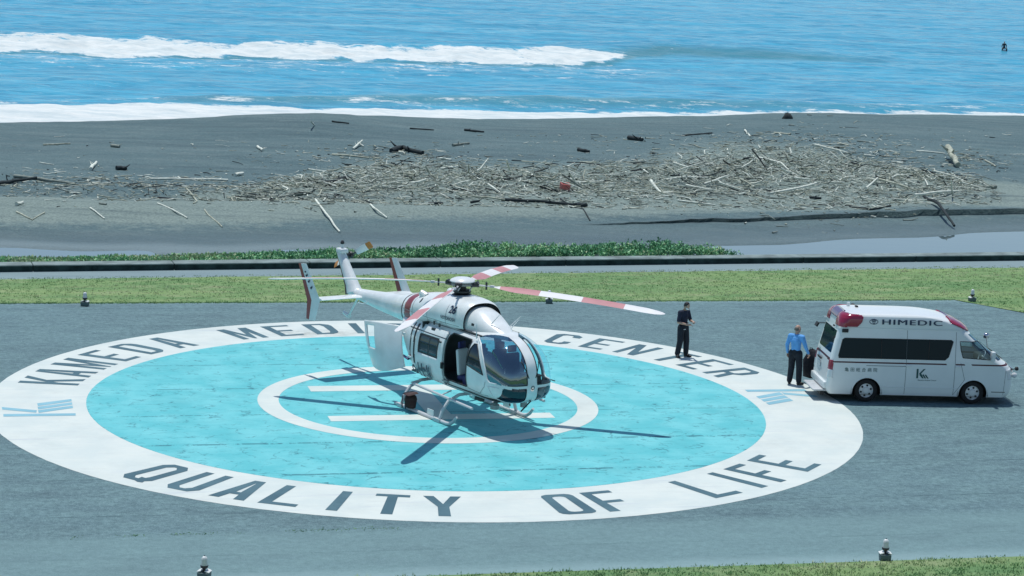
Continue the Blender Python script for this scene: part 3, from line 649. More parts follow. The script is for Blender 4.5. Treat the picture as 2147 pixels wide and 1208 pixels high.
ms = t.n('MixShader'); t.l(fa, ms.inputs[0]); t.l(t.b.outputs[0], ms.inputs[1]); t.l(fm.outputs[0], ms.inputs[2]); t.l(ms.outputs[0], t.out.inputs[0])
np_mesh('sea', np.stack([X.ravel(), Y.ravel(), z.ravel()], 1), grid_faces(len(su), len(sv)), t.m, attrs={'foam': foam, 'face': face_}, kind='structure')

# ---- weeds behind the wall
WEED = [leafmat('weed_deep', (0.080, 0.220, 0.120)), leafmat('weed_green', (0.150, 0.380, 0.190)), leafmat('weed_bright', (0.270, 0.520, 0.260)), leafmat('weed_dry', (0.36, 0.46, 0.27))]
def weed_patch(name, n, ufun, hfun, label, leaves=17, size=0.09):
    Vs = []; Fs = []; Mi = []
    for i in range(n):
        u, v = ufun(); hh = hfun(u, v)
        if hh <= 0: continue
        x, y, z0 = S(u, v, tz(u, v)); lean = (random.gauss(0, .25), random.gauss(0, .25)); tone = fbm1(u*.6, v*.9, 2)
        for k in range(leaves):
            f_ = random.random()**0.7; p = Vector((x+lean[0]*f_*hh+random.gauss(0, .07), y+lean[1]*f_*hh+random.gauss(0, .07), z0+f_*hh))
            a = random.random()*2*PI; e = random.uniform(0.1, 1.2); d = Vector((math.cos(a)*math.cos(e), math.sin(a)*math.cos(e), math.sin(e)))*size*random.uniform(.7, 1.8)
            s_2 = d.cross(Vector((random.gauss(0, 1), random.gauss(0, 1), random.gauss(0, 1)))).normalized()*size*random.uniform(.22, .45)
            b = len(Vs); Vs += [tuple(p), tuple(p+d*.5+s_2), tuple(p+d), tuple(p+d*.5-s_2)]; Fs.append((b, b+1, b+2, b+3))
            Mi.append(int(min(3, max(0, random.gauss(tone*3.5-0.15+(1.0 if u < -2.5 else 0.0), 0.75)))))
    o = np_mesh(name, Vs, Fs, WEED, smooth=False, label=label, cat='weeds', kind='stuff'); o.data.polygons.foreach_set('material_index', Mi)
    return o
def wh(u, v):
    k = np.interp(u, [-16, -3.4, -2.2, 2, 5, 8, 14, 17.2, 18.6, 20], [.16, .22, .34, .62, .72, .85, .9, .78, .42, .12]); s_w = v-(wall_v(u)+.75); dep = np.interp(u, [-16, 0, 6, 15, 18, 20], [1.3, 1.6, 2.0, 2.1, 1.2, .4])
    return 0 if s_w > dep else float(.40*k*(0.55+0.75*random.random())*(0.35+1.1*fbm1(u*.8, v*.9, 3)))
def uw():
    u = random.uniform(-16, 20.5); return u, wall_v(u)+.78+random.random()*2.2
weed_patch('weed_bank', 3600, uw, wh, 'bushy green weeds growing along the back of the low seawall')
def uw2():
    u = random.uniform(-14, 3.5); return u, wall_v(u)-.03-abs(random.gauss(0, .06))
# ---- driftwood
WOODC = {'pale': M_('driftwood_pale', (0.60, 0.65, 0.57), 0.9, noise=0.3, nscale=5, stretch=(1, 1, 4)), 'tan': M_('driftwood_tan', (0.37, 0.40, 0.32), 0.9, noise=0.35, nscale=5),
         'grey': M_('driftwood_grey', (0.20, 0.235, 0.205), 0.9, noise=0.35, nscale=5), 'dark': M_('driftwood_dark', (0.018, 0.030, 0.033), 0.9, noise=0.4, nscale=5)}
def gp(px, py, zoff=0.0):
    z = 0.1
    for _ in range(6):
        u, v = at_uv(px, py, z+zoff); z = tz(u, v)
    p = S(u, v, z+zoff); return Vector(p)
def log(name, pts, r, tone, label, lift=None, r1=0.7, knots=0, group=None):
    """pts: points along the log; the thing's origin sits at its lower end"""
    P = []
    for i, q in enumerate(pts):
        p = q if isinstance(q, Vector) else gp(q[0], q[1], (q[2] if len(q) > 2 else 0.0)+r*0.8); P.append(p)
    # densify
    D = []
    rnd = random.Random(hash(label) % 9973 if False else len(label)*131+int(pts[0][0]) if not isinstance(pts[0], Vector) else 5)
    for i in range(len(P)-1):
        for k in range(3):
            f_ = k/3; D.append(P[i].lerp(P[i+1], f_)+Vector((rnd.gauss(0, r*.25), rnd.gauss(0, r*.25), rnd.gauss(0, r*.15))))
    D.append(P[-1]); o0 = P[0].copy(); n = len(D)
    mb = MB(); mb.tube([p-o0 for p in D], [r*(1-(1-r1)*i/(n-1))*rnd.uniform(.85, 1.15) for i in range(n)], 7)
    for k in range(knots):
        i = rnd.randrange(1, n-1); d = Vector((rnd.gauss(0, 1), rnd.gauss(0, 1), abs(rnd.gauss(0, .6)))).normalized()
        mb.tube([D[i]-o0, D[i]-o0+d*r*2.0, D[i]-o0+d*r*3.6+Vector((0, 0, r*.4))], [r*.45, r*.3, r*.12], 5)
    o = mb.build(name, WOODC[tone], None, angle=60); o.location = o0
    return setp(o, label, 'driftwood', group)
def zA(x, y, q=0.0): return (x/2.982, 240+y/2.982, q)
def zB(x, y, q=0.0): return (700+x/2.982, 240+y/2.982, q)
def zC(x, y, q=0.0): return (1420+x/2.953, 240+y/2.953, q)
LOGS = [
 ([zA(85, 385), zA(240, 402), zA(470, 435)], .11, 'grey', 'long grey log lying across another at the far left of the beach'),
 ([zA(-20, 432), zA(90, 418), zA(232, 396, .15)], .12, 'dark', 'dark log running out of the left edge of the beach'),
 ([zA(565, 340), zA(603, 297)], .12, 'pale', 'short pale stub pointing seaward on bare dark sand at left'),
 ([zA(733, 335), zA(793, 336)], .15, 'dark', 'short black log lying alone on bare sand at left'),
 ([zA(945, 402), zA(1180, 404), zA(1425, 410)], .08, 'pale', 'long straight pale pole at the upper left of the debris'),
 ([zA(565, 580), zA(655, 652)], .05, 'pale', 'short pale stick slanting down on the near sand at left'),
 ([zA(105, 610), zA(200, 660), zA(280, 612)], .05, 'tan', 'stick bent in a wide V on the near sand at far left'),
 ([zA(985, 555), zA(1080, 602), zA(1172, 648)], .055, 'pale', 'pale stick slanting down between the V stick and the tall pole'),
 ([zA(1165, 460), zA(1225, 530), zA(1300, 625), zA(1390, 705)], .055, 'tan', 'long thin pole slanting down the near sand left of centre'),
 ([zA(1745, 515), zA(1870, 502), zA(1940, 494), zA(2000, 452)], .10, 'grey', 'crooked grey branch with its end bent up left of centre'),
 ([zA(1970, 535), zA(2035, 615, .1), zA(2125, 735)], .07, 'pale', 'pale forked pole on the near sand casting a thin shadow'),
 ([zA(95, 560), zA(145, 548)], .10, 'pale', 'stubby pale chunk above the V stick'),
 ([zA(1350, 470), zA(1450, 450), zA(1640, 475)], .06, 'tan', 'thin curved branch above the long slanting pole'),
 ([zA(700, 195), zA(747, 201)], .12, 'grey', 'small grey stub below the weed line at upper left'),
 ([zA(985, 520), zA(1100, 531)], .08, 'dark', 'short dark stick under the pale straight pole'),
 ([zA(620, 555), zA(665, 561)], .07, 'grey', 'small grey stick above the short slanting stick'),
 ([zA(1612, 198), zA(1640, 224)], .11, 'pale', 'small pale stub on the bare slope under the left hump'),
 ([zA(1470, 378), zA(1520, 367)], .12, 'pale', 'short pale block left of the main debris pile'),
 ([zA(1835, 412), zA(1925, 416)], .16, 'grey', 'thick grey log end at the left tip of the main pile'),
 ([zA(1960, 422), zA(2060, 430), zA(2160, 398, .2)], .20, 'dark', 'dark root mass at the left tip of the main pile'),
 ([zA(1943, 36, .5), zA(1965, 66)], .07, 'pale', 'pale forked stake standing on the left hump by the surf'),
 ([zA(270, 190), zA(380, 184), zA(440, 182)], .06, 'tan', 'thin tan pole near the water at far left'),
 ([zB(118, 212), zB(178, 163, .2)], .09, 'pale', 'pale plank crossed by another on the slope above the pile'),
 ([zB(150, 180, .1), zB(186, 198)], .08, 'pale', 'short pale plank lying across the plank on the slope'),
 ([zB(358, 224), zB(430, 208), zB(555, 240)], .20, 'dark', 'big black log on the slope above the main pile'),
 ([zB(745, 193), zB(845, 180)], .10, 'grey', 'grey log with a dark underside above the middle of the pile'),
 ([zB(475, 88), zB(625, 97)], .06, 'dark', 'thin dark stick near the surf left of centre'),
 ([zB(820, 98), zB(880, 104), zB(940, 108)], .09, 'dark', 'dark broken stick near the surf at centre'),
 ([zB(668, 274), zB(737, 283)], .08, 'pale', 'pale stick lying just above the middle of the pile'),
 ([zB(1102, 368), zB(1080, 283, .9)], .09, 'pale', 'pale post standing upright out of the middle of the pile'),
 ([zB(668, 342), zB(780, 324, .25)], .09, 'pale', 'pale plank with dark underside resting on the pile top'),
 ([zB(1045, 520), zB(1280, 543), zB(1515, 566)], .10, 'dark', 'long dark pole lying on the near sand below the pile'),
 ([zB(1508, 564), zB(1582, 566)], .15, 'dark', 'thick black stub at the right end of the long dark pole'),
 ([zB(228, 562), zB(262, 600, .1), zB(332, 648)], .07, 'pale', 'pale forked stick on the near sand left of the tail rotor'),
 ([zB(590, 556), zB(682, 555)], .08, 'dark', 'short dark stick on the near sand below the pile centre'),
 ([zB(855, 525), zB(912, 540)], .08, 'dark', 'short dark stick left of the long dark pole'),
 ([zB(1843, 148), zB(1930, 157)], .17, 'dark', 'black log near the surf right of centre'),
 ([zB(1530, 221), zB(1597, 233)], .13, 'dark', 'dark chunk on the sand seaward of the pile'),
 ([zB(1975, 413, .5), zB(2048, 492)], .10, 'pale', 'pale plank leaning against the pile right of the red crate'),
 ([zB(1490, 422, .2), zB(1620, 425, .2), zB(1748, 431, .1)], .07, 'pale', 'straight pale pole just right of the red crate'),
 ([zB(-10, 250), zB(100, 258), zB(222, 271)], .07, 'tan', 'tan pole at the upper left of the pile'),
 ([zB(-12, 44), zB(95, 56)], .07, 'dark', 'dark pole near the surf on the left hump'),
 ([zB(440, 440, .1), zB(575, 406, .3)], .08, 'pale', 'pale branch tilted up in the left of the pile'),
 ([zB(1365, 402, .1), zB(1422, 370, .3)], .07, 'tan', 'tan branch sticking up just left of the red crate'),
 ([zB(1475, 578), zB(1560, 590), zB(1602, 664)], .05, 'dark', 'thin bent twig on the near sand at centre right'),
 ([zC(1678, 200, .5), zC(1705, 260, .25), zC(1738, 312)], .27, 'tan', 'thick pale tree stump lying with roots at upper right'),
 ([zC(1480, 225), zC(1570, 232), zC(1660, 242)], .06, 'pale', 'thin pale pole left of the thick pale stump'),
 ([zC(850, 185, .3), zC(960, 212, .2), zC(1080, 242, .1)], .07, 'pale', 'long pale pole at the top of the right hand pile'),
 ([zC(500, 265, .2), zC(640, 298, .3), zC(742, 392)], .07, 'pale', 'long crooked pale branch draped over the left of the right hand pile'),
 ([zC(570, 487), zC(700, 470, .15), zC(862, 424, .35)], .09, 'pale', 'thick pale branch with a stub at the foot of the pile'),
 ([Vector(at(*zC(1530, 508)[:2], .42)), Vector(at(*zC(1620, 552)[:2], .40)), Vector(at(*zC(1668, 618)[:2], .22)), Vector(at(*zC(1715, 690)[:2], -.12))], .10, 'dark', 'dark branch hanging over the eroded bank at right'),
 ([zC(1845, 447), zC(1910, 446), zC(1976, 445)], .15, 'grey', 'grey log at the right end of the pile'),
 ([zC(1705, 492), zC(1697, 392, 1.0)], .06, 'pale', 'thin pale post standing upright at the right of the pile'),
 ([zC(1168, 457, .2), zC(1242, 393, .6)], .07, 'pale', 'pale branch sticking up in the middle of the right hand pile'),
 ([zC(1250, 400, .5), zC(1360, 428, .4), zC(1482, 462, .2)], .06, 'tan', 'tan pole sloping down through the right hand pile'),
 ([zC(1470, 470, .2), zC(1650, 466, .2), zC(1842, 470)], .08, 'pale', 'long level pale pole at the right foot of the pile'),
 ([zC(1070, 570), zC(1200, 588), zC(1318, 605)], .08, 'dark', 'dark pole on the near sand above the eroded bank'),
 ([zC(0, 545), zC(235, 558)], .06, 'pale', 'thin pale pole on the near sand right of centre'),
 ([zC(372, 358), zC(320, 310, .3), zC(285, 283, .8)], .06, 'dark', 'dark stick rising out of the pile right of centre'),
 ([zC(160, 440, .1), zC(318, 398, .4)], .07, 'pale', 'pale branch tilted up in the pile right of centre'),
 ([zC(600, 114), zC(702, 122)], .09, 'tan', 'tan log with a dark end on the upper slope at right'),
 ([zC(420, 98), zC(452, 136)], .09, 'pale', 'small pale stub on the upper slope right of centre'),
 ([zC(820, 515), zC(892, 518)], .09, 'dark', 'short black stick at the foot of the right hand pile'),
 ([zC(1908, 284), zC(1972, 322)], .07, 'tan', 'tan stick in the small debris clump at far right'),
 ([zC(1752, 432), zC(1757, 412, .2), zC(1770, 403, .2)], .08, 'pale', 'small hooked pale branch beside the upright thin post'),
 ([zC(35, 131), zC(130, 122), zC(215, 115)], .07, 'dark', 'dark thin branch on the upper slope right of centre'),
 ([zC(380, 490), zC(480, 498), zC(570, 516), zC(668, 520)], .06, 'grey', 'curved grey branch at the foot of the pile right of centre'),
]
for pts, r, tone, lab in LOGS:
    log('driftwood_log', pts, r*.78, tone, lab, knots=2 if r > .08 else 0, group='driftwood logs on the beach')
# dark hump of wood at the water's edge
o0 = gp(1651, 249); mb = MB()
mb.lathe([(.62, -.1), (.60, .12), (.50, .36), (.28, .55), (.0, .60)], 9); st_ = mb.build('driftwood_stump', WOODC['dark'], None, 60)
st_.location = o0; st_.scale = (.62, .5, .62); bm = bmesh.new(); bm.from_mesh(st_.data)
for v_ in bm.verts: v_.co += Vector((random.gauss(0, .06), random.gauss(0, .06), random.gauss(0, .05)))
bm.to_mesh(st_.data); bm.free(); setp(st_, 'dark rounded stump at the water\'s edge on the right hump', 'stump')
# red crate caught in the pile
RED = M_('faded_red_plastic', (0.55, 0.16, 0.15), 0.6, noise=0.2, nscale=3)
o0 = gp(1183, 397, .15); cr_ = thing('plastic_crate', 'faded red plastic crate caught in the driftwood pile', 'crate', o0, SITE+.2); cr_.rotation_euler = (0.25, 0.1, SITE+.2)
mb = MB(); mb.box((0, 0, .02), (.42, .30, .03)); mb.build('base', RED, cr_, None)
for sx_, sy_, dx, dy in ((0, -.15, .42, .02), (0, .15, .42, .02), (-.21, 0, .02, .28), (.21, 0, .02, .28)):
    mb = MB(); mb.box((sx_, sy_, .15), (dx, dy, .23)); mb.box((sx_*1.02, sy_*1.02, .28), (dx+.03, dy+.03, .035)); mb.build('side_panel', RED, cr_, None)
def pile1(u, v):
    c_ = float(np.interp(u, pu[:, 0], pu[:, 1])); w_ = max(float(np.interp(u, pu[:, 0], pw)), .5); return math.exp(-((v-c_)/w_)**2)
# sticks of the tangle: the larger ones one by one, the rest as litter
def stick_arrays(n, lmin, lmax, rmin, rmax, sampler, zmax, tones):
    K = 5; V = np.zeros((n, 3*K, 3)); base = []
    for i in range(n):
        u, v = sampler(); z0 = tz(u, v); dens = pile1(u, v)
        L = lmin+(lmax-lmin)*random.random()**2.2; r = rmin+(rmax-rmin)*random.random()**2
        a = random.gauss(0, 1.0)+SITE; e = random.gauss(0, .24)*(0.2+dens); zz = z0+r+random.random()**1.5*zmax*dens
        d = np.array([math.cos(a)*math.cos(e), math.sin(a)*math.cos(e), math.sin(e)]); zz = max(zz, z0+r+abs(d[2])*L*.45)
        e1 = np.array([-math.sin(a), math.cos(a), 0]); e2 = np.cross(d, e1); c_ = np.array(S(u, v, zz)); bend = (e1*random.gauss(0, .11)+e2*random.gauss(0, .05))*L
        for k, f_ in enumerate((-.5, 0, .5)):
            p = c_+d*L*f_+(bend if k == 1 else 0); rr = r*(1.1, 1.0, .6)[k]
            for j in range(K): V[i, k*K+j] = p+rr*(e1*math.cos(2*PI*j/K)+e2*math.sin(2*PI*j/K))
        base.append(c_)
    F1 = [(k*K+j, k*K+(j+1) % K, (k+1)*K+(j+1) % K, (k+1)*K+j) for k in range(2) for j in range(K)]
    return V, np.array(F1), np.array(base)
def s_pile():
    while True:
        k = random.random()*(len(PILE)-1); i = int(k); f_ = k-i; q = [PILE[i][j]*(1-f_)+PILE[i+1][j]*f_ for j in range(3)]
        if random.random() < q[2]/60: break
    u, v = at_uv(q[0]+random.gauss(0, 14), q[1]+random.gauss(0, .60)*q[2], .2); return u, v
def s_wide():
    r_ = random.random()
    if r_ < .45: return at_uv(random.uniform(540, 2100), random.gauss(418, 9), .1)
    if r_ < .62: return at_uv(random.gauss(420, 130), random.gauss(396, 14), .1)
    if r_ < .74: return at_uv(random.gauss(150, 100), random.gauss(392, 14), .1)
    if r_ < .80: return at_uv(random.gauss(1550, 260), random.gauss(300, 12), .2)
    if r_ < .86: return at_uv(random.gauss(2040, 40), random.gauss(342, 10), .2)
    if r_ < .92: return at_uv(random.gauss(760, 120), random.gauss(330, 9), .2)
    return at_uv(random.uniform(0, 2147), random.uniform(290, 440), .1)
tn = ['pale', 'tan', 'tan', 'grey', 'pale', 'dark']
Vb, Fb, Bb = stick_arrays(215, .7, 2.4, .022, .055, s_pile, .40, tn)
for i in range(len(Vb)):
    o = np_mesh('driftwood_stick', Vb[i]-Bb[i], Fb, WOODC[random.choice(tn)], smooth=True); o.location = Bb[i]
    setp(o, 'bleached stick lying in the tangled driftwood pile', 'driftwood', 'sticks in the driftwood pile')
for nm, n, smp, zm, a_, lab in (('driftwood_chaff', 5200, s_pile, .25, (.05, .35, .006, .022), 'fine chips and straw matted through the driftwood pile'), ('driftwood_litter', 8200, s_pile, .40, (.10, .95, .008, .036), 'tangled pale driftwood twigs filling the pile on the beach'), ('driftwood_litter', 3800, s_wide, .05, (.10, .8, .008, .030), 'loose twigs scattered over the dark sand around the pile')):
    Vb, Fb, Bb = stick_arrays(n, *a_, smp, zm, tn); n = len(Vb)
    F_ = (Fb[None]+(np.arange(n)*15)[:, None, None]).reshape(-1, 4)
    o = np_mesh(nm, Vb.reshape(-1, 3), F_, [WOODC[k] for k in ('pale', 'tan', 'grey', 'dark')], smooth=False, label=lab, cat='driftwood', kind='stuff')
    mi = RNG.choice(4, size=n, p=[.32, .36, .20, .12]).astype(np.int32); o.data.polygons.foreach_set('material_index', np.repeat(mi, len(Fb)))
# ================================================================== HELICOPTER
H0 = (0.79, -0.85, 0.0); HHD = math.radians(-58.0)
_hx = np.array([math.cos(HHD), math.sin(HHD), 0]); _hy = np.array([-_hx[1], _hx[0], 0])
def HL(px, py, yl):
    """helicopter-local point seen at a picture point, on the plane Y = yl"""
    d = (px-PW/2)/FPX*CR - (py-PH/2)/FPX*CU + _fw
    o = np.array(H0)+_hy*yl-CAM; p = CAM+d*((o@_hy)/(d@_hy))-np.array(H0)
    return Vector((float(p@_hx), float(p@_hy), float(p[2])))
def HZ(zx, zy, yl): return HL(740+zx/3.3565, 560+zy/3.3565, yl)
H_WHITE = M_("helicopter_white_paint", (0.68, 0.73, 0.73), 0.30, noise=0.09, nscale=2.6, coat=0.3)
H_RED = M_('helicopter_red_paint', (0.22, 0.018, 0.026), 0.35, noise=0.1, nscale=3, coat=0.2)
H_BLADER = M_('blade_red_paint', (0.47, 0.215, 0.225), 0.5, noise=0.1, nscale=3)
H_BLADEW = M_('blade_white_paint', (0.70, 0.71, 0.71), 0.45, noise=0.05, nscale=3)
H_BLACK = M_('black_trim', (0.012, 0.015, 0.018), 0.5)
H_DARK = M_('dark_interior', (0.020, 0.030, 0.034), 0.8, noise=0.3, nscale=6)
H_GREY = M_('grey_metal', (0.25, 0.27, 0.28), 0.45, metal=0.6)
H_DMETAL = M_('dark_metal', (0.06, 0.065, 0.07), 0.45, metal=0.7)
H_SKID = M_('skid_grey_paint', (0.50, 0.53, 0.55), 0.4, noise=0.08, nscale=4)
H_ORANGE = M_('orange_tip_paint', (0.42, 0.17, 0.025), 0.5)
H_TEXT = M_('dark_blue_lettering', (0.010, 0.020, 0.055), 0.4)
H_NAVY = M_('navy_fabric', (0.012, 0.018, 0.11), 0.6)
H_SEAT = M_('seat_white_cover', (0.62, 0.66, 0.66), 0.8)
H_BROWN = M_('brown_trailing_edge', (0.055, 0.024, 0.022), 0.6)
def glass(name, tint, refl=1.0, rough=0.02, ior=1.7):
    m = bpy.data.materials.new(name); m.use_nodes = True; t = m.node_tree; t.nodes.clear()
    tr = t.nodes.new('ShaderNodeBsdfTransparent'); tr.inputs[0].default_value = (*tint, 1)
    gl = t.nodes.new('ShaderNodeBsdfGlossy'); gl.inputs['Roughness'].default_value = rough; gl.inputs[0].default_value = (refl*.62, refl*.84, refl, 1)
    fr = t.nodes.new('ShaderNodeFresnel'); fr.inputs[0].default_value = ior
    mx = t.nodes.new('ShaderNodeMixShader'); out = t.nodes.new('ShaderNodeOutputMaterial')
    ge = t.nodes.new('ShaderNodeNewGeometry'); iv = t.nodes.new('ShaderNodeMath'); iv.operation = 'SUBTRACT'; iv.inputs[0].default_value = 1.0; t.links.new(ge.outputs['Backfacing'], iv.inputs[1])
    ml = t.nodes.new('ShaderNodeMath'); ml.operation = 'MULTIPLY'; t.links.new(fr.outputs[0], ml.inputs[0]); t.links.new(iv.outputs[0], ml.inputs[1]); t.links.new(ml.outputs[0], mx.inputs[0]); t.links.new(tr.outputs[0], mx.inputs[1]); t.links.new(gl.outputs[0], mx.inputs[2]); t.links.new(mx.outputs[0], out.inputs[0])
    return m
GLASS = glass('windshield_glass', (0.36, 0.52, 0.62), ior=2.9); GLASSC = glass('door_glass', (0.86, 0.94, 0.96), ior=1.3)
GLASSD = glass('dark_cabin_glass', (0.10, 0.14, 0.16))
heli = thing('helicopter', 'white rescue helicopter with red banded rotor blades parked on the turquoise pad', 'helicopter', H0, HHD)
def smooth_interp(tab, n):
    """tab rows of values against even parameter; Catmull-Rom"""
    T = np.array(tab, float); k = len(T); out = []
    for i in range(n):
        s_ = i/(n-1)*(k-1); a = min(int(s_), k-2); f_ = s_-a
        p0, p1, p2, p3 = T[max(a-1, 0)], T[a], T[a+1], T[min(a+2, k-1)]
        out.append(0.5*((2*p1)+(-p0+p2)*f_+(2*p0-5*p1+4*p2-p3)*f_**2+(-p0+3*p1-3*p2+p3)*f_**3))
    return np.array(out)
def tube_surface(tab, n, m, ex=2.6, a0=0.0, a1=2*PI):
    """tab rows: x, top, bottom, half width, height of greatest width -> points [n][m]"""
    R_ = smooth_interp(tab, n); A = np.linspace(a0, a1, m, endpoint=abs(a1-a0-2*PI) > 1e-6); P = np.zeros((n, m, 3))
    c, s_ = np.cos(A), np.sin(A); cc = np.sign(c)*np.abs(c)**(2/ex); ss = np.sign(s_)*np.abs(s_)**(2/ex)
    for i, (x, zt, zb, w_, zm) in enumerate(R_):
        P[i, :, 0] = x; P[i, :, 1] = w_*cc; P[i, :, 2] = zm+np.where(ss > 0, (zt-zm)*ss, (zm-zb)*ss)
    return P
def poly_in(pts, x, z):
    ins = np.zeros(x.shape, bool); n = len(pts); j = n-1
    for i in range(n):
        xi, zi = pts[i]; xj, zj = pts[j]
        ins ^= ((zi > z) != (zj > z)) & (x < (xj-xi)*(z-zi)/(zj-zi+1e-12)+xi); j = i
    return ins
def split_surface(P, regions, parent, default, wrap=True, smooth_angle=50):
    """regions: list of (name, material or None, test(x,y,z)); faces go to the first that takes them"""
    n, m, _ = P.shape; i, j = np.meshgrid(np.arange(n-1), np.arange(m if wrap else m-1), indexing='ij'); i = i.ravel(); j = j.ravel()
    F = np.stack([i*m+j, (i+1)*m+j, (i+1)*m+(j+1) % m, i*m+(j+1) % m], 1); V = P.reshape(-1, 3)
    # split quads so that smooth normals carry across parts
    ctr = V[F].mean(1); owner = np.full(len(F), -1)
    for k, (nm, mt, test) in enumerate(regions):
        q = test(ctr[:, 0], ctr[:, 1], ctr[:, 2]) & (owner < 0); owner[q] = k
    # vertex normals of the whole surface
    fn = np.cross(V[F[:, 2]]-V[F[:, 0]], V[F[:, 3]]-V[F[:, 1]]); vn = np.zeros_like(V)
    for c in range(4): np.add.at(vn, F[:, c], fn)
    vn /= np.linalg.norm(vn, axis=1)[:, None]+1e-12
    if (vn*(V-V.mean(0))).sum() < 0: vn = -vn; F = F[:, ::-1]
    out = {}
    for k in range(-1, len(regions)):
        nm, mt = default if k < 0 else regions[k][:2]
        Fk = F[owner == k]
        if mt is None or not len(Fk): continue
        used, inv = np.unique(Fk, return_inverse=True); o = np_mesh(nm, V[used], inv.reshape(-1, 4), mt, parent)
        o.data.normals_split_custom_set_from_vertices(vn[used].tolist()); out.setdefault(nm, o)
    return out, (V, F, ctr, vn)
POD = [(3.472, 1.34, 1.24, .05, 1.29), (3.455, 1.50, 1.14, .27, 1.29), (3.42, 1.73, 1.05, .46, 1.30), (3.34, 1.95, .97, .62, 1.31), (3.17, 2.16, .89, .76, 1.34), (2.90, 2.35, .82, .85, 1.38), (2.52, 2.48, .77, .895, 1.43),
       (2.12, 2.535, .735, .90, 1.47), (1.6, 2.53, .715, .895, 1.5), (.9, 2.50, .70, .89, 1.5), (.2, 2.49, .70, .89, 1.5), (-.5, 2.48, .72, .89, 1.5), (-1.0, 2.46, .78, .885, 1.5), (-1.45, 2.44, .95, .86, 1.55), (-1.85, 2.42, 1.3, .80, 1.7), (-2.2, 2.40, 1.6, .70, 1.9)]
PP = tube_surface(POD, 330, 300, 2.75)
DOORP = [(1.74, 1.22), (1.78, 2.10), (1.86, 2.25), (2.0, 2.27), (2.16, 2.14), (2.36, 1.86), (2.56, 1.52), (2.62, 1.30), (2.55, 1.2)]
DOORW = [(1.72, 1.67), (1.78, 2.10), (1.86, 2.23), (1.98, 2.24), (2.14, 2.10), (2.34, 1.82), (2.52, 1.55)]
WSH = [(1.80, 2.41), (1.84, 2.70), (3.7, 2.7), (3.7, 1.40), (2.80, 1.405), (2.70, 1.47), (2.60, 1.70), (2.44, 1.96), (2.26, 2.15), (2.10, 2.28)]
wtop = lambda x, y: x > 1.82+np.maximum(.60-np.abs(y), 0)*1.55
CHIN = [(2.74, 1.30), (3.6, 1.33), (3.6, 1.0), (3.20, .90), (3.02, .95), (2.86, 1.08)]
OPEN = [(.64, 1.12), (.70, 1.07), (1.69, 1.10), (1.70, 2.28), (.80, 2.26), (.68, 2.20)]
def rnd_in(x0, x1, z0, z1, r):
    def f(x, z):
        dx = np.maximum(np.maximum(x0+r-x, x-x1+r), 0); dz = np.maximum(np.maximum(z0+r-z, z-z1+r), 0); return (dx*dx+dz*dz < r*r) & (x > x0) & (x < x1) & (z > z0) & (z < z1)
    return f
port_win = rnd_in(.72, 1.6, 1.55, 2.2, .1); port_win2 = rnd_in(-.6, .34, 1.55, 2.1, .1); open_r = rnd_in(.63, 1.71, 1.07, 2.29, .10)
strip = 0.155
regs = [
 ('door_opening', None, lambda x, y, z: (y < -.2) & open_r(x, z)),
 ('rear_opening', None, lambda x, y, z: (x < -.86-(z-.95)*.80) & (z < 2.28)),
 ('cockpit_door_window', GLASSD, lambda x, y, z: (y < -.3) & poly_in(DOORW, x, z)),
 ('cockpit_door_window', GLASSC, lambda x, y, z: (y > .3) & poly_in(DOORP, x, z)),
 ('windshield', GLASS, lambda x, y, z: (y < -strip) & poly_in(WSH, x, z) & wtop(x, y)),
 ('windshield', GLASSC, lambda x, y, z: (y > strip) & poly_in(WSH, x, z) & wtop(x, y)),
 ('chin_window', GLASSD, lambda x, y, z: (np.abs(y) > strip+.02) & (np.abs(y) < .74) & poly_in(CHIN, x, z)),
 ('cabin_window', GLASSC, lambda x, y, z: (y > .3) & (port_win(x, z) | port_win2(x, z))),
 ('black_stripe', H_BLACK, lambda x, y, z: (y < -.3) & (z < 2.25) & (z > 1.2) & ((np.abs(x+.83+.05*z) < .045) | (np.abs(x+1.03+.05*z) < .03))),
]
parts, surf = split_surface(PP, regs, heli, ('fuselage', H_WHITE))
# black seals round the glass, as thin tubes on the surface
def on_pod(x, z, side, off=0.0):
    """point of the pod at (x, z) on one side"""
    R_ = _podr; x_ = np.clip(x, R_[-1, 0], R_[0, 0]); zt, zb, w_, zm = [np.interp(x_, R_[::-1, 0], R_[::-1, k]) for k in (1, 2, 3, 4)]
    q = np.clip(np.where(z > zm, (z-zm)/np.maximum(zt-zm, .01), (zm-z)/np.maximum(zm-zb, .01)), 0, .999)
    return Vector((x_, side*(w_*(1-q**2.75)**(1/2.75)+off), z))
_podr = smooth_interp(POD, 600)
def seal(loop, side, r, name, m, off=.004, n=6):
    pts = []
    for k in range(len(loop)):
        a, b = loop[k], loop[(k+1) % len(loop)]; L_ = math.dist(a, b); c_ = max(2, int(L_/.06))
        for q in range(c_): pts.append(on_pod(a[0]+(b[0]-a[0])*q/c_, a[1]+(b[1]-a[1])*q/c_, side, off))
    pts.append(pts[0]); return MB().tube(pts, r, n, cap=False).build(name, m, heli, 180)
for side in (-1, 1): seal(DOORW if side < 0 else DOORP, side, .014, 'window_seal', H_BLACK)
def seal_open(path, side, r, name, m, off=.004):
    pts = []
    for k in range(len(path)-1):
        a, b = path[k], path[k+1]; c_ = max(2, int(math.dist(a, b)/.05))
        for q in range(c_): pts.append(on_pod(a[0]+(b[0]-a[0])*q/c_, a[1]+(b[1]-a[1])*q/c_, side, off))
    MB().tube(pts, r, 6).build(name, m, heli, 180)
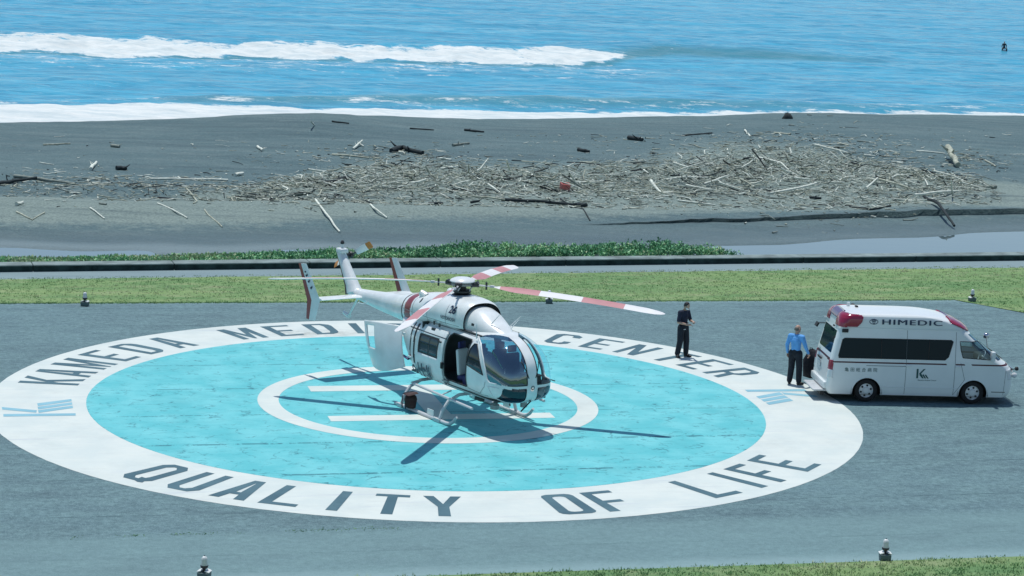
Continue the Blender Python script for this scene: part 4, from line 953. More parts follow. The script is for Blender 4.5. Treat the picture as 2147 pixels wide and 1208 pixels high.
for side in (-1, 1):
    seal_open([(1.80, 2.40), (2.10, 2.28), (2.26, 2.15), (2.44, 1.96), (2.60, 1.70), (2.70, 1.47), (2.80, 1.405), (2.98, 1.405), (3.12, 1.405)], side, .024, 'windshield_frame', H_WHITE)
    seal_open([(3.10, 1.31), (2.74, 1.30), (2.80, 1.18), (2.86, 1.08), (3.02, .95), (3.10, .915)], side, .016, 'chin_window_frame', H_WHITE)
    seal_open([(1.735, 1.05), (1.735, 2.34)], side, .006, 'panel_seam', H_GREY); seal_open([(1.735, 1.05), (2.30, 1.02), (2.58, 1.25), (2.64, 1.45)], side, .006, 'panel_seam', H_GREY)
    seal_open([(-.9, .98), (.5, .93), (1.7, .95), (2.7, 1.02)], side, .005, 'panel_seam', H_GREY); seal_open([(-1.6, 2.34), (0, 2.36), (1.9, 2.38)], side, .007, 'panel_seam', H_GREY)
OP = [(.64+.1, 1.07), (1.70-.05, 1.07), (1.71, 1.12), (1.71, 2.24), (1.66, 2.29), (.74, 2.29), (.64, 2.20), (.63, 1.16)]
seal(OP, -1, .022, 'door_seal', H_BLACK, -.01)
# windshield frame lines
def front_line(ys, zs, r, name, m):
    pts = []
    for y, z in zip(ys, zs):
        best = None
        for row in _podr:
            x, zt, zb, w_, zm = row
            if zb < z < zt and w_ > 1e-3:
                q = (z-zm)/(zt-zm) if z > zm else (zm-z)/(zm-zb)
                yy = w_*(1-min(abs(q), .999)**2.75)**(1/2.75)
                if yy >= abs(y): best = Vector((x, y, z)); break
        if best is not None: pts.append(best+Vector((.006, 0, 0)))
    if len(pts) > 2: MB().tube(pts, r, 6).build(name, m, heli, 180)
for sg in (-1, 1):
    front_line([sg*strip]*26, np.linspace(1.42, 2.42, 26), .013, 'windshield_seal', H_BLACK)
    front_line(list(sg*np.linspace(strip, .66, 20)), [1.405]*20, .013, 'windshield_seal', H_BLACK)
    front_line([sg*(strip+.02)]*10, np.linspace(.98, 1.30, 10), .010, 'chin_seal', H_BLACK)
# wipers on the centre strip
for sg in (-1, 1):
    front_line([sg*(strip-.05+.16*k/7) for k in range(8)], np.linspace(1.58, 2.0, 8), .013, 'wiper', H_BLACK)
# sliding cabin door, pushed back along the fuselage
dr = rnd_in(-.74, .60, .93, 2.27, .08); dwin = rnd_in(-.62, .36, 1.53, 2.06, .05); dbar = lambda x: np.abs(x+.10) < .028
V_, F_, ctr, vn = surf; PD = PP+0.0
sel = (ctr[:, 1] < -.3) & dr(ctr[:, 0], ctr[:, 2])
door = None
glass_i = dwin(ctr[:, 0], ctr[:, 2]); fr_in = rnd_in(-.57, .31, 1.58, 2.01, .04)(ctr[:, 0], ctr[:, 2]) & ~dbar(ctr[:, 0])
for nm, q, mt in (('sliding_door', sel & ~glass_i, H_WHITE), ('door_window_frame', sel & glass_i & ~fr_in, H_BLACK), ('door_window_pane', sel & glass_i & fr_in, glass('sliding_door_glass', (.16, .22, .24)))):
    Fk = F_[q]; used, inv = np.unique(Fk, return_inverse=True); off = .055 if nm != 'door_window_pane' else .045
    o = np_mesh(nm, (V_+vn*off)[used], inv.reshape(-1, 4), mt, heli if door is None else door)
    if nm == 'sliding_door':
        door = o; md = o.modifiers.new('thickness', 'SOLIDIFY'); md.thickness = .04; md.offset = -1
# door rail, handle and hinge blocks
MB().tube([on_pod(x, 2.13, -1, .05) for x in np.linspace(-1.2, .62, 12)], .018, 6).build('door_rail', H_DMETAL, heli)
mb = MB(); mb.box(on_pod(.40, 2.02, -1, .075), (.16, .03, .035)); mb.build('door_catch', H_BLACK, heli); mb = MB(); mb.box(on_pod(-.12, 2.24, -1, .05), (.16, .06, .09)); mb.build('door_hinge', H_BLACK, heli)
mb = MB(); mb.box(on_pod(.61, 1.43, -1, .06), (.07, .06, .17)); bevel(mb.build('door_latch', H_BLACK, heli), .015)
mb = MB(); mb.box(on_pod(.66, 1.02, -1, .03), (.26, .08, .05)); mb.tube([on_pod(.55, .97, -1, .05), on_pod(.66, .92, -1, .08), on_pod(.78, .97, -1, .05)], .014, 6); mb.build('door_step_catch', H_GREY, heli)
# lettering on the door
def on_door(V, cx, cz, off):
    return [tuple(on_pod(cx+x, cz+y, -1, off)) for x, y in V]
V, F = text_mesh('o-Heli', .50, .018, sx=.74)
MB().add(on_door(V, -.40, .95, .115), F).build('lettering', H_TEXT, heli, None, fix=False)
# pitot tubes, small hatch marks, nose ring
mb = MB(); mb.tube([(2.75, .80, 1.36), (2.98, .93, 1.36), (3.12, .94, 1.36)], .014, 6); mb.build('pitot_tube', H_BLACK, heli)
MB().add([(3.475, .055*math.cos(a)+.01, 1.33+.055*math.sin(a)) for a in np.linspace(0, 2*PI, 20, endpoint=False)]+[(3.477, .036*math.cos(a)+.01, 1.33+.036*math.sin(a)) for a in np.linspace(0, 2*PI, 20, endpoint=False)], [(i, (i+1) % 20, 20+(i+1) % 20, 20+i) for i in range(20)]).build('nose_ring', H_DMETAL, heli)
# ---- interior
mb = MB(); mb.box((.9, 0, .93), (4.2, 1.5, .04)); mb.build('cabin_floor', H_DARK, heli)
mb = MB(); mb.box((-.62, .0, 1.65), (.04, 1.62, 1.45)); mb.build('cabin_bulkhead', H_DARK, heli)
mb = MB(); mb.box((.6, 0, 2.42), (2.6, 1.2, .03)); mb.build('cabin_ceiling', H_DARK, heli)
mb = MB(); mb.box((2.95, 0, 1.36), (.42, 1.0, .30), rot=Matrix.Rotation(-.25, 3, 'Y')); mb.box((2.9, 0, 1.54), (.5, 1.05, .05)); bevel(mb.build('instrument_panel', H_BLACK, heli), .03)
mb = MB(); mb.box((2.7, 0, 1.1), (.7, .28, .35)); mb.build('centre_console', H_BLACK, heli)
def seat(x, y, rz, m, backm, white=False):
    mb = MB(); rt = Matrix.Rotation(rz, 3, 'Z')
    def P_(v): q = rt @ Vector(v); return (q[0]+x, q[1]+y, q[2])
    mb.box(P_((0, 0, 1.16)), (.46, .46, .14), rot=rt); o = bevel(mb.build('seat', m, heli), .04)
    mb = MB(); mb.box(P_((-.24, 0, 1.55)), (.11, .44, .70), rot=rt @ Matrix.Rotation(-.12, 3, 'Y')); bevel(mb.build('backrest', backm, o), .05)
    mb = MB(); mb.box(P_((-.29, 0, 2.0)), (.08, .26, .18), rot=rt); bevel(mb.build('headrest', m, o), .03)
    return o
for y in (-.45, .45): seat(2.1, y, 0, H_DARK, H_DARK)
seat(1.0, .42, PI, H_DARK, H_DARK)
seat(1.12, -.40, .3, H_NAVY, H_SEAT)
mb = MB(); mb.box((1.36, -.52, 1.10), (.30, .3, .30)); mb.box((1.50, -.60, 1.02), (.2, .16, .16), 1); mb.box((1.22, -.66, 1.0), (.14, .10, .10), 2); bevel(mb.build('medical_kit', [H_NAVY, H_SEAT, H_ORANGE], heli), .02)
mb = MB(); mb.box((1.60, -.50, 1.9), (.05, .5, .5)); mb.build('cabin_divider', H_DARK, heli)
# ---- cowling, intake fairing, boom
COWL = [(1.04, 3.10, 2.34, .60, 2.52), (.86, 3.15, 2.32, .66, 2.55), (.5, 3.17, 2.30, .71, 2.58), (0, 3.17, 2.28, .73, 2.58), (-.6, 3.11, 2.26, .735, 2.56), (-1.2, 3.02, 2.18, .72, 2.52), (-1.8, 2.92, 2.06, .66, 2.46), (-2.4, 2.80, 1.99, .52, 2.38), (-3.0, 2.67, 1.97, .35, 2.31), (-3.4, 2.62, 1.985, .305, 2.29)]
PC = tube_surface(COWL, 190, 150, 2.5)
red = lambda x, y, z: (np.abs(x+1.66-.10*(z-2.6)) < .19) & (z > 2.08+.0*x)
parts, _ = split_surface(PC, [('red_band', H_RED, red), ('black_band', H_BLACK, lambda x, y, z: (np.abs(x+2.05-.10*(z-2.6)) < .045)), ('cooling_slot', H_BLACK, lambda x, y, z: (y < -.3) & (((x+1.05)/.05)**2+((z-2.86)/.06)**2 < 1))], heli, ('engine_cowling', H_WHITE))
RI = [[(p[0]-.07, p[1]*.955, 2.62+(p[2]-2.62)*.955) for p in PC[0][::5]], [(p[0]-.10, p[1]*.90, 2.62+(p[2]-2.62)*.90) for p in PC[0][::5]]]
MB().loft([[tuple(p) for p in PC[0][::5]]]+RI, caps=(False, True)).build('intake_mouth', H_BLACK, heli, 180)
FAIR = [(.82, 3.02, 2.30, .53, 2.46), (1.1, 2.99, 2.30, .53, 2.46), (1.4, 2.91, 2.31, .49, 2.46), (1.7, 2.77, 2.32, .43, 2.45), (1.98, 2.655, 2.34, .34, 2.44), (2.22, 2.55, 2.34, .23, 2.42), (2.42, 2.455, 2.34, .10, 2.40)]
PF = tube_surface(FAIR, 70, 90, 2.3)
split_surface(PF, [('vent_hole', H_BLACK, lambda x, y, z: (y < -.2) & (np.abs(x-1.32) < .055) & (np.abs(z-2.62) < .035))], heli, ('intake_fairing', H_WHITE))
BOOM = [(-3.3, 2.63, 1.98, .315, 2.30), (-3.9, 2.56, 2.00, .265, 2.29), (-4.6, 2.485, 2.04, .215, 2.27), (-5.3, 2.42, 2.09, .17, 2.26), (-5.8, 2.385, 2.12, .135, 2.25), (-6.08, 2.34, 2.17, .09, 2.25)]
PB = tube_surface(BOOM, 60, 48, 2.4)
mb = MB(); mb.loft([[tuple(p) for p in r] for r in PB]); mb.build('tail_boom', H_WHITE, heli, 60)
def on_cowl(x, z, off):
    R_ = _cwl; zt, zb, w_, zm = [np.interp(x, R_[::-1, 0], R_[::-1, k]) for k in (1, 2, 3, 4)]; q = (z-zm)/(zt-zm) if z > zm else (zm-z)/(zm-zb)
    return (x, -(w_*(1-min(q, .999)**2.5)**(1/2.5)+off), z)
_cwl = smooth_interp(COWL, 400)
for xs in (.35, -.55, -1.35):
    MB().tube([on_cowl(xs, z_, .002) for z_ in np.linspace(2.42, 3.0-.05*abs(xs), 10)], .006, 5).build('cowling_seam', H_GREY, heli, 180)
MB().tube([on_cowl(x, 2.50, .002) for x in np.linspace(.9, -2.2, 24)], .006, 5).build('cowling_seam', H_GREY, heli, 180)
# engine exhausts
for sg in (-1, 1):
    mb = MB(); mb.tube([(-1.15, sg*.40, 2.93), (-1.32, sg*.46, 3.02)], [.11, .09], 14); mb.build('exhaust', H_WHITE, heli)
# strakes and handles on the cowling side
for x, z in ((-.15, 2.42), (.12, 2.40)):
    mb = MB(); mb.box((x, -.745, z), (.07, .02, .10)); mb.build('cowling_latch', H_DMETAL, heli)
for body, sz, cx, cz, of in (('26', .27, .60, 2.80, .006), ('NOTORIOSH', .125, .46, 2.60, .002)):
    V, F = text_mesh(body, sz, of, sx=1.0 if body == '26' else .85); MB().add([on_cowl(cx+x, cz+y, .022) for x, y in V], F).build('lettering', H_TEXT, heli, None, fix=False)
# ---- tail: stabiliser, end plates, fin
def wing(P0, P1, c0, c1, th0, th1, name, m, parent, sweep=(-1, 0, 0), nrm=(0, 0, 1)):
    """lens-shaped surface from leading edge point P0 to P1"""
    sw = Vector(sweep); nn = Vector(nrm); prof = [(0, 0), (.08, .6), (.3, 1), (.65, .7), (1, .04), (1, -.04), (.65, -.7), (.3, -1), (.08, -.6)]
    mb = MB(); mb.loft([[tuple(Vector(P_)+sw*c*a+nn*th*b/2) for a, b in prof] for P_, c, th in ((P0, c0, th0), (P1, c1, th1))]); return mb.build(name, m, parent, 40)
stab = wing((-4.93, -1.50, 2.25), (-4.93, 1.50, 2.25), .52, .52, .07, .07, 'stabiliser', H_WHITE, heli)
FP = {'lead': [(-5.06, 2.23), (-5.93, 3.15)], }
for sg in (-1, 1):
    y = sg*1.5
    lead = [(-5.30, 1.60), (-5.03, 2.23), (-5.88, 3.15)]; trail = [(-5.80, 1.58), (-5.78, 2.12), (-6.34, 3.09)]
    rings = []
    split = .60
    rings_w = []; rings_r = []
    for (lx, lz), (tx, tz_) in zip(lead, trail):
        def L_(f_, o_): return (lx+(tx-lx)*f_, y+o_, lz+(tz_-lz)*f_)
        rings_w.append([L_(0, 0), L_(.2, .028), L_(split, .030), L_(split, -.030), L_(.2, -.028)])
        rings_r.append([L_(split, .030), L_(1, .008), L_(1, -.008), L_(split, -.030)])
    ep = MB().loft(rings_w).build('end_plate', H_WHITE, heli, 30)
    MB().loft(rings_r).build('end_plate_trailing_edge', H_RED, ep, 30)
mb = MB()
for z0, hh in ((2.92, .03), (2.83, .09), (2.68, .09), (2.52, .10)):
    xx = -5.06-(z0-2.23)*.93-.16
    mb.box((xx, -1.536, z0), (.05, .006, hh), rot=Matrix.Rotation(.75, 3, 'Y')); mb.box((xx-.05, -1.536, z0-.01), (.04, .006, hh*.5), rot=Matrix.Rotation(.75, 3, 'Y'))
mb.build('end_plate_marking', H_TEXT, heli, None)
fin_l = [(-5.42, 2.36), (-5.60, 2.52), (-6.10, 2.98), (-6.40, 3.30)]; fin_t = [(-6.06, 2.14), (-6.14, 2.40), (-6.50, 2.95), (-6.72, 3.30)]
rw_, rr_ = [], []
for (lx, lz), (tx, tz_), th in zip(fin_l, fin_t, (.20, .17, .145, .13)):
    def L_(f_, o_): return (lx+(tx-lx)*f_, o_, lz+(tz_-lz)*f_)
    rw_.append([L_(0, 0), L_(.12, th*.7), L_(.40, th), L_(.66, th*.92), L_(.66, -th*.92), L_(.40, -th), L_(.12, -th*.7)]); rr_.append([L_(.66, th*.92), L_(1, th*.55), L_(1, -th*.55), L_(.66, -th*.92)])
fin = MB().loft(rw_).build('tail_fin', H_WHITE, heli, 50); MB().loft(rr_).build('fin_trailing_edge', H_BROWN, fin, 40)
mb = MB(); mb.box((-6.50, .0, 3.36), (.34, .26, .13)); bevel(mb.build('tail_gearbox', H_WHITE, heli), .04)
mb = MB(); mb.tube([(-6.5, 0, 3.42), (-6.5, 0, 3.56)], .045, 8); mb.build('strobe_base', H_WHITE, heli)
mb = MB(); mb.lathe([(.055, 0), (.06, .05), (.03, .10), (0, .11)], 10, (-6.5, 0, 3.55)); mb.build('strobe_light', H_BLACK, heli)
trh = Vector((-6.62, .36, 3.19))
mb = MB(); mb.tube([(-6.55, .05, 3.2), tuple(trh)], [.06, .05], 10); mb.lathe([(.10, -.05), (.11, 0), (.07, .06), (0, .07)], 12, tuple(trh), rot=Matrix.Rotation(-PI/2, 3, 'X')); trr = mb.build('tail_rotor_hub', H_DMETAL, heli)
ta = math.radians(24)
for sg in (1, -1):
    d = Vector((math.cos(ta)*sg, .06, math.sin(ta)*sg)).normalized(); n_ = Vector((-math.sin(ta)*sg, -.55, math.cos(ta)*sg)).normalized(); q_ = d.cross(n_)
    mb = MB(); mb.tube([trh, trh+d*.30], [.028, .03], 6, mi=2); rg = []
    for r_, mi in ((.30, 0), (.90, 0), (.901, 1), (1.14, 1)):
        c_ = .09 if r_ < .31 else .105; cc = trh+d*r_; rg.append([tuple(cc+n_*c_*a+q_*b*.014) for a, b in ((-1, 0), (-.4, 1), (.6, .8), (1, 0), (.6, -.8), (-.4, -1))])
    mb.loft(rg[:2], 0); mb.loft(rg[2:], 1); mb.build('tail_rotor_blade', [H_WHITE, H_ORANGE, H_DMETAL], trr, 30)
mb = MB(); mb.tube([(-5.50, 0, 2.14), (-6.02, 0, 1.52)], [.032, .028], 8); mb.tube([(-5.98, 0, 1.51), (-6.30, 0, 1.57)], [.07, .05], 8); mb.build('tail_skid', H_WHITE, heli)
mb = MB(); mb.tube([(-4.55, -.24, 2.2), (-4.62, -.34, 2.13), (-4.9, -.34, 2.12), (-4.98, -.2, 2.16)], .012, 6); mb.build('boom_handle', H_WHITE, heli)
# ---- rotor
mb = MB(); mb.lathe([(.30, 3.10), (.27, 3.16), (.14, 3.22), (.10, 3.34), (.12, 3.44)], 20); mb.build('rotor_mast', H_BLACK, heli)
mb = MB(); mb.lathe([(.20, 3.20), (.24, 3.23), (.24, 3.27), (.20, 3.30)], 16); swp = mb.build('swashplate', H_DMETAL, heli)
for k in range(4):
    a = math.radians(20+90*k); mb = MB(); mb.tube([(.21*math.cos(a), .21*math.sin(a), 3.24), (.28*math.cos(a+.5), .28*math.sin(a+.5), 3.42)], .016, 6); mb.build('pitch_link', H_SKID, swp)
mb = MB(); mb.lathe([(.16, 3.40), (.30, 3.42), (.30, 3.48), (.16, 3.50)], 24); hubo = mb.build('rotor_hub', H_GREY, heli)
mb = MB(); mb.lathe([(.30, 3.50), (.335, 3.515), (.335, 3.535), (.30, 3.575), (.20, 3.615), (.08, 3.63), (0, 3.632)], 32); mb.build('hub_cap', H_WHITE, hubo)
def droop(r_): return 3.45-.33*(r_/5.5)**1.8
BR = [1.05, 2.14, 3.29, 4.42, 5.5]
for k in range(4):
    a = math.radians(42+90*k); d = Vector((math.cos(a), math.sin(a), 0)); tn_ = Vector((-math.sin(a), math.cos(a), 0))
    def B_(r_, c_, zz): return tuple(d*r_+tn_*c_+Vector((0, 0, droop(r_)+zz)))
    mb = MB(); mb.tube([B_(.24, 0, 0), B_(.46, 0, 0)], [.075, .055], 8, mi=2); mb.tube([B_(.46, 0, 0), B_(.98, 0, 0)], [.034, .030], 8, mi=3, sy=.6)
    mb.tube([B_(.40, -.09, .05), B_(.40, .09, .05)], .045, 8, mi=2); mb.tube([B_(.66, 0, -.10), B_(.66, 0, .10)], .03, 6, mi=2); mb.box(B_(.82, 0, 0), (.10, .10, .05), 3, rot=Matrix.Rotation(a, 3, 'Z'))
    prof = [(.28, 0), (.24, .55), (.10, 1), (-.25, .65), (-.70, .06), (-.70, -.06), (-.25, -.6), (.10, -.8), (.24, -.5)]
    def ringat(r_):
        ch = np.interp(r_, [.88, 1.05, 1.45, 5.0, 5.25, 5.42, 5.5], [.07, .17, .34, .34, .27, .16, .05]); sh = np.interp(r_, [5.0, 5.5], [0, -.09]); tw = math.radians(14-3*r_/5.5)
        return [B_(r_, p*ch*math.cos(tw)+sh, q*.027*min(1, ch/.2)+p*ch*math.sin(tw)) for p, q in prof]
    mb.loft([ringat(x) for x in (.88, 1.0, 1.05)], 1)
    for i in range(4):
        rs = np.linspace(BR[i], BR[i+1], 8) if i < 3 else list(np.linspace(BR[3], 5.0, 5))+[5.12, 5.25, 5.34, 5.42, 5.47, 5.5]
        f0 = len(mb.f); mb.loft([ringat(x) for x in rs], 0 if i % 2 == 0 else 1, caps=(False, i == 3))
        for fi in range(f0, len(mb.f)):
            if (fi-f0) % 9 in (0, 4, 5, 6, 7, 8): mb.mi[fi] = 1
    mb.build('rotor_blade', [H_BLADER, H_BLADEW, H_DMETAL, H_SKID], hubo, 40)
# ---- landing gear
for sg in (-1, 1):
    y = sg*1.2
    sk = MB().tube([(-1.25, y, .055), (0, y, .055), (1.35, y, .055), (1.52, y, .08), (1.68, y, .17), (1.82, y, .32)], [.05, .05, .05, .05, .046, .035], 12).build('skid', H_SKID, heli, 60)
    mb = MB(); mb.box((.95, y, .06), (.30, .14, .09)); mb.box((-.95, y, .06), (.22, .14, .09)); mb.build('skid_saddle', H_SKID, sk)
    mb = MB(); p0, p1 = HZ(432, 822, -1.12), HZ(840, 998, -1.12); p0.y = p1.y = sg*1.12
    mb.tube([tuple(p0), tuple(p1)], .035, 10); mb.build('boarding_step', H_SKID, heli)
    for x in (-.6, .9): mb = MB(); zz = p0.z+(p1.z-p0.z)*(x-p0.x)/(p1.x-p0.x); mb.tube([(x, sg*1.12, zz), (x, sg*.80, .80)], .02, 6); mb.build('step_bracket', H_SKID, heli)
    mb = MB(); mb.box((.55, sg*1.2, .16), (.30, .02, .20)); mb.build('skid_plate', H_WHITE, sk)
for x in (1.02, -.92):
    mb = MB(); mb.tube([(x, -1.2, .10), (x, -1.14, .30), (x, -.95, .56), (x, -.62, .70), (x, 0, .72), (x, .62, .70), (x, .95, .56), (x, 1.14, .30), (x, 1.2, .10)], .045, 10); mb.build('cross_tube', H_SKID, heli, 60)
# belly clutter, wire cutter, aerials
mb = MB(); mb.tube([(3.22, 0, 1.0), (3.42, 0, .98), (3.0, 0, .62)], .02, 6); mb.build('wire_cutter', H_DMETAL, heli)
mb = MB(); mb.lathe([(.12, -.02), (.12, .09), (.06, .15)], 14, (2.35, -.38, .60)); mb.lathe([(.09, 0), (.09, .12)], 14, (2.6, .35, .62)); mb.build('landing_light', H_GREY, heli)
mb = MB(); mb.box((1.5, -.3, .66), (.3, .12, .08)); mb.box((.4, .2, .64), (.5, .3, .10)); mb.tube([(2.0, .3, .74), (2.05, .3, .52)], .02, 6); mb.build('belly_antenna', H_DMETAL, heli)
for p, q in (((1.82, -.24, 2.70), (2.0, -.10, 2.98)), ((2.02, .22, 2.56), (2.2, .36, 2.84)), ((1.7, .4, 2.55), (1.9, .62, 2.86)), ((1.86, -.70, 2.36), (1.84, -.70, 2.74))):
    mb = MB(); mb.tube([p, q], [.016, .008], 5); mb.build('whip_aerial', H_WHITE, heli)
# rear clamshell door, swung open, with window
yb = -1.25
g00, g01 = Vector((-1.50, -.88, 2.08)), HL(766, 671, yb); g10, g11 = HL(850, 769, -.98), HL(785, 768, yb)
NI, NJ = 46, 46; PDR = np.zeros((NI, NJ, 3))
for i in range(NI):
    for j in range(NJ):
        s_, f_ = i/(NI-1), j/(NJ-1)
        p = (g00.lerp(g01, f_)).lerp(g10.lerp(g11, f_), s_); p = p+Vector((0, -.20*math.sin(PI*f_)-.06*math.sin(PI*s_), .05*math.sin(PI*f_)*(1-s_)+(-.10*math.sin(PI*min(1, f_*1.1)))*s_)); PDR[i, j] = p
cw = np.arange(NI-1)[:, None]/(NI-2); ch_ = np.arange(NJ-1)[None, :]/(NJ-2)
win = ((cw > .09) & (cw < .55) & (ch_ > .58) & (ch_ < .90)).ravel()
Fd = np.stack([(np.arange(NI-1)[:, None]*NJ+np.arange(NJ-1)[None]).ravel()+k for k in (0, NJ, NJ+1, 1)], 1); Vd = PDR.reshape(-1, 3)
def sub(nm, q, mt, par):
    used, inv = np.unique(Fd[q], return_inverse=True); return np_mesh(nm, Vd[used], inv.reshape(-1, 4), mt, par)
cd = sub('rear_clamshell_door', ~win, H_WHITE, heli); md = cd.modifiers.new('thickness', 'SOLIDIFY'); md.thickness = .035
sub('clamshell_window', win, GLASSC, cd)
p_ = [HL(821, 772, -1.0), HL(845, 745, -.95), HL(857, 753, -.9)]; MB().tube([tuple(q) for q in p_], .055, 8, sy=.5).build('door_strut', H_NAVY, heli, 60)
# hinges along the rear edge
for zx, zy in ((355, 465), (400, 632)):
    q = HZ(zx, zy, -.90); mb = MB(); mb.box(tuple(q), (.16, .05, .05)); mb.build('clamshell_hinge', H_WHITE, heli)
# ---- brown bag set down at the rear end of the near skid
BAG = M_('dark_brown_canvas', (0.036, 0.020, 0.018), 0.9, noise=0.4, nscale=5, bump=0.5, bscale=12)
c0 = HL(861, 838, -1.25); bw = Vector(H0)+Vector(_hx)*c0.x+Vector(_hy)*c0.y
bag = thing('canvas_bag', 'dark brown canvas bag standing at the rear end of the near skid', 'bag', (bw.x, bw.y, .02), HHD); bag.scale = (.82,)*3
mb = MB(); rg = []
for z_, s_ in ((.10, .62), (.13, .95), (.25, 1.08), (.40, 1.05), (.50, .85), (.56, .45)):
    rg.append([(.21*s_*math.cos(a)*(1+.12*math.sin(3*a+z_*9)), .19*s_*math.sin(a)*(1+.12*math.cos(2*a+z_*7)), z_) for a in np.linspace(0, 2*PI, 12, endpoint=False)])
mb.loft(rg); mb.build('bag_body', BAG, bag, 40)
mb = MB(); mb.add([(-.28, -.16, .52), (.24, -.22, .56), (.30, .12, .62), (-.22, .2, .56), (-.24, -.1, .575), (.2, -.15, .615), (.25, .08, .67), (-.18, .16, .61)], [(0, 1, 2, 3), (4, 5, 6, 7), (0, 1, 5, 4), (1, 2, 6, 5), (2, 3, 7, 6), (3, 0, 4, 7)]); mb.build('bag_flap', H_BROWN, bag)
mb = MB(); mb.tube([(-.10, -.24, .52), (-.11, -.27, .30), (-.10, -.24, .12)], .018, 5); mb.tube([(.10, -.25, .52), (.11, -.28, .30), (.10, -.24, .12)], .018, 5); mb.build('bag_strap', H_BLACK, bag)
# ================================================================== AMBULANCE
VO = (12.282, 2.761, 0.0); VHD = math.radians(3.0)
A_WHITE = M_('ambulance_white_paint', (0.68, 0.73, 0.73), 0.30, noise=0.04, nscale=1.5, coat=0.4)
A_MAROON = M_('maroon_stripe', (0.060, 0.010, 0.016), 0.4)
A_GLASS = M_('privacy_glass', (0.003, 0.018, 0.026), 0.08, spec=0.12); A_GLASSC = glass('ambulance_clear_glass', (0.55, 0.66, 0.68))
A_LAMP = M_('red_lamp_lens', (0.25, 0.008, 0.040), 0.12, coat=0.8); A_LAMPD = M_('dark_violet_lamp_lens', (0.075, 0.020, 0.095), 0.15, coat=0.8)
A_BLACK = M_('black_plastic', (0.012, 0.014, 0.016), 0.55); A_TYRE = M_('tyre_rubber', (0.010, 0.011, 0.012), 0.85)
A_RIM = M_('silver_rim', (0.62, 0.65, 0.66), 0.35, metal=0.2); A_CHROME = M_('chrome', (0.6, 0.62, 0.64), 0.15, metal=1.0)
A_LENS = M_('clear_lamp_lens', (0.60, 0.64, 0.66), 0.12, coat=0.6); A_TXT = M_('navy_lettering', (0.008, 0.030, 0.075), 0.4); A_TXTG = M_('green_lettering', (0.010, 0.075, 0.075), 0.4)
A_SEAT = M_('beige_seat', (0.30, 0.31, 0.28), 0.8); A_PLATE = M_('aluminium_step', (0.50, 0.53, 0.54), 0.5, metal=0.3, noise=0.1, nscale=6)
A_SEAM = M_('panel_gap', (0.10, 0.13, 0.14), 0.7)
van = thing('ambulance', 'white high-roof ambulance van with dark windows and red corner lamps', 'ambulance', VO, VHD)
ZT = np.array([.22, .30, .40, .60, .80, 1.0, 1.12, 1.22, 1.4, 1.6, 1.8, 1.95, 2.06, 2.12, 2.15, 2.25, 2.36, 2.44, 2.49, 2.515, 2.525])
XF = np.array([4.20, 4.27, 4.31, 4.315, 4.30, 4.26, 4.19, 4.04, 3.79, 3.52, 3.26, 3.08, 2.96, 2.91, 2.89, 2.76, 2.55, 2.30, 1.95, 1.45, .9])
XR = np.array([-1.06, -1.13, -1.15, -1.14, -1.12, -1.10, -1.085, -1.07, -1.03, -.985, -.94, -.905, -.88, -.87, -.865, -.85, -.82, -.77, -.68, -.48, -.1])
WT = np.array([.895, .915, .93, .945, .948, .945, .94, .932, .91, .886, .862, .843, .828, .820, .838, .836, .826, .802, .748, .62, .30])
CF = np.array([.35, .36, .36, .36, .36, .38, .42, .46, .46, .44, .42, .40, .40, .40, .42, .45, .55, .65, .7, .6, .4])
CRR = np.array([.10, .12, .13, .14, .14, .14, .14, .14, .14, .14, .14, .15, .16, .17, .18, .20, .25, .3, .35, .35, .3])
zs_ = np.concatenate([np.linspace(.22, 2.10, 92), np.linspace(2.115, 2.525, 32)])
def outline_at(z, nr=16, nc=10, ns=212, nf=46):
    xf, xr, w_, cf, cr_ = [float(np.interp(z, ZT, a)) for a in (XF, XR, WT, CF, CRR)]
    pts = [(xr, -y) for y in np.linspace(0, w_-cr_, nr, endpoint=False)]
    pts += [(xr+cr_-cr_*math.cos(a), -(w_-cr_+cr_*math.sin(a))) for a in np.linspace(0, PI/2, nc, endpoint=False)]
    pts += [(x, -w_) for x in np.linspace(xr+cr_, xf-cf, ns, endpoint=False)]
    pts += [(xf-cf+cf*math.sin(a)**(2/2.6), -w_*max(math.cos(a), 0)**(2/2.6)) for a in np.linspace(0, PI/2, nf)]
    return pts
rows = []
for z in zs_:
    hp = outline_at(z); full = hp+[(x, -y) for x, y in hp[-2:0:-1]]
    rows.append([(x, y, z) for x, y in full])
PV = np.array(rows)
def xf_(z): return np.interp(z, ZT, XF)
def xr_(z): return np.interp(z, ZT, XR)
def w_(z): return np.interp(z, ZT, WT)
SW = [(-.85, 1.27), (-.86, 1.34), (-.76, 1.78), (-.70, 1.82), (2.36, 1.83), (2.42, 1.79), (2.30, 1.36), (2.20, 1.27)]
DW = [(2.72, 1.345), (2.655, 1.55), (2.615, 1.80), (3.16, 1.80), (3.24, 1.74), (3.42, 1.54), (3.61, 1.31), (3.5, 1.305)]
def arch(x, z, r=.415): return (((x+.0)**2+(z-.30)**2) < r*r) | (((x-3.07)**2+(z-.30)**2) < r*r)
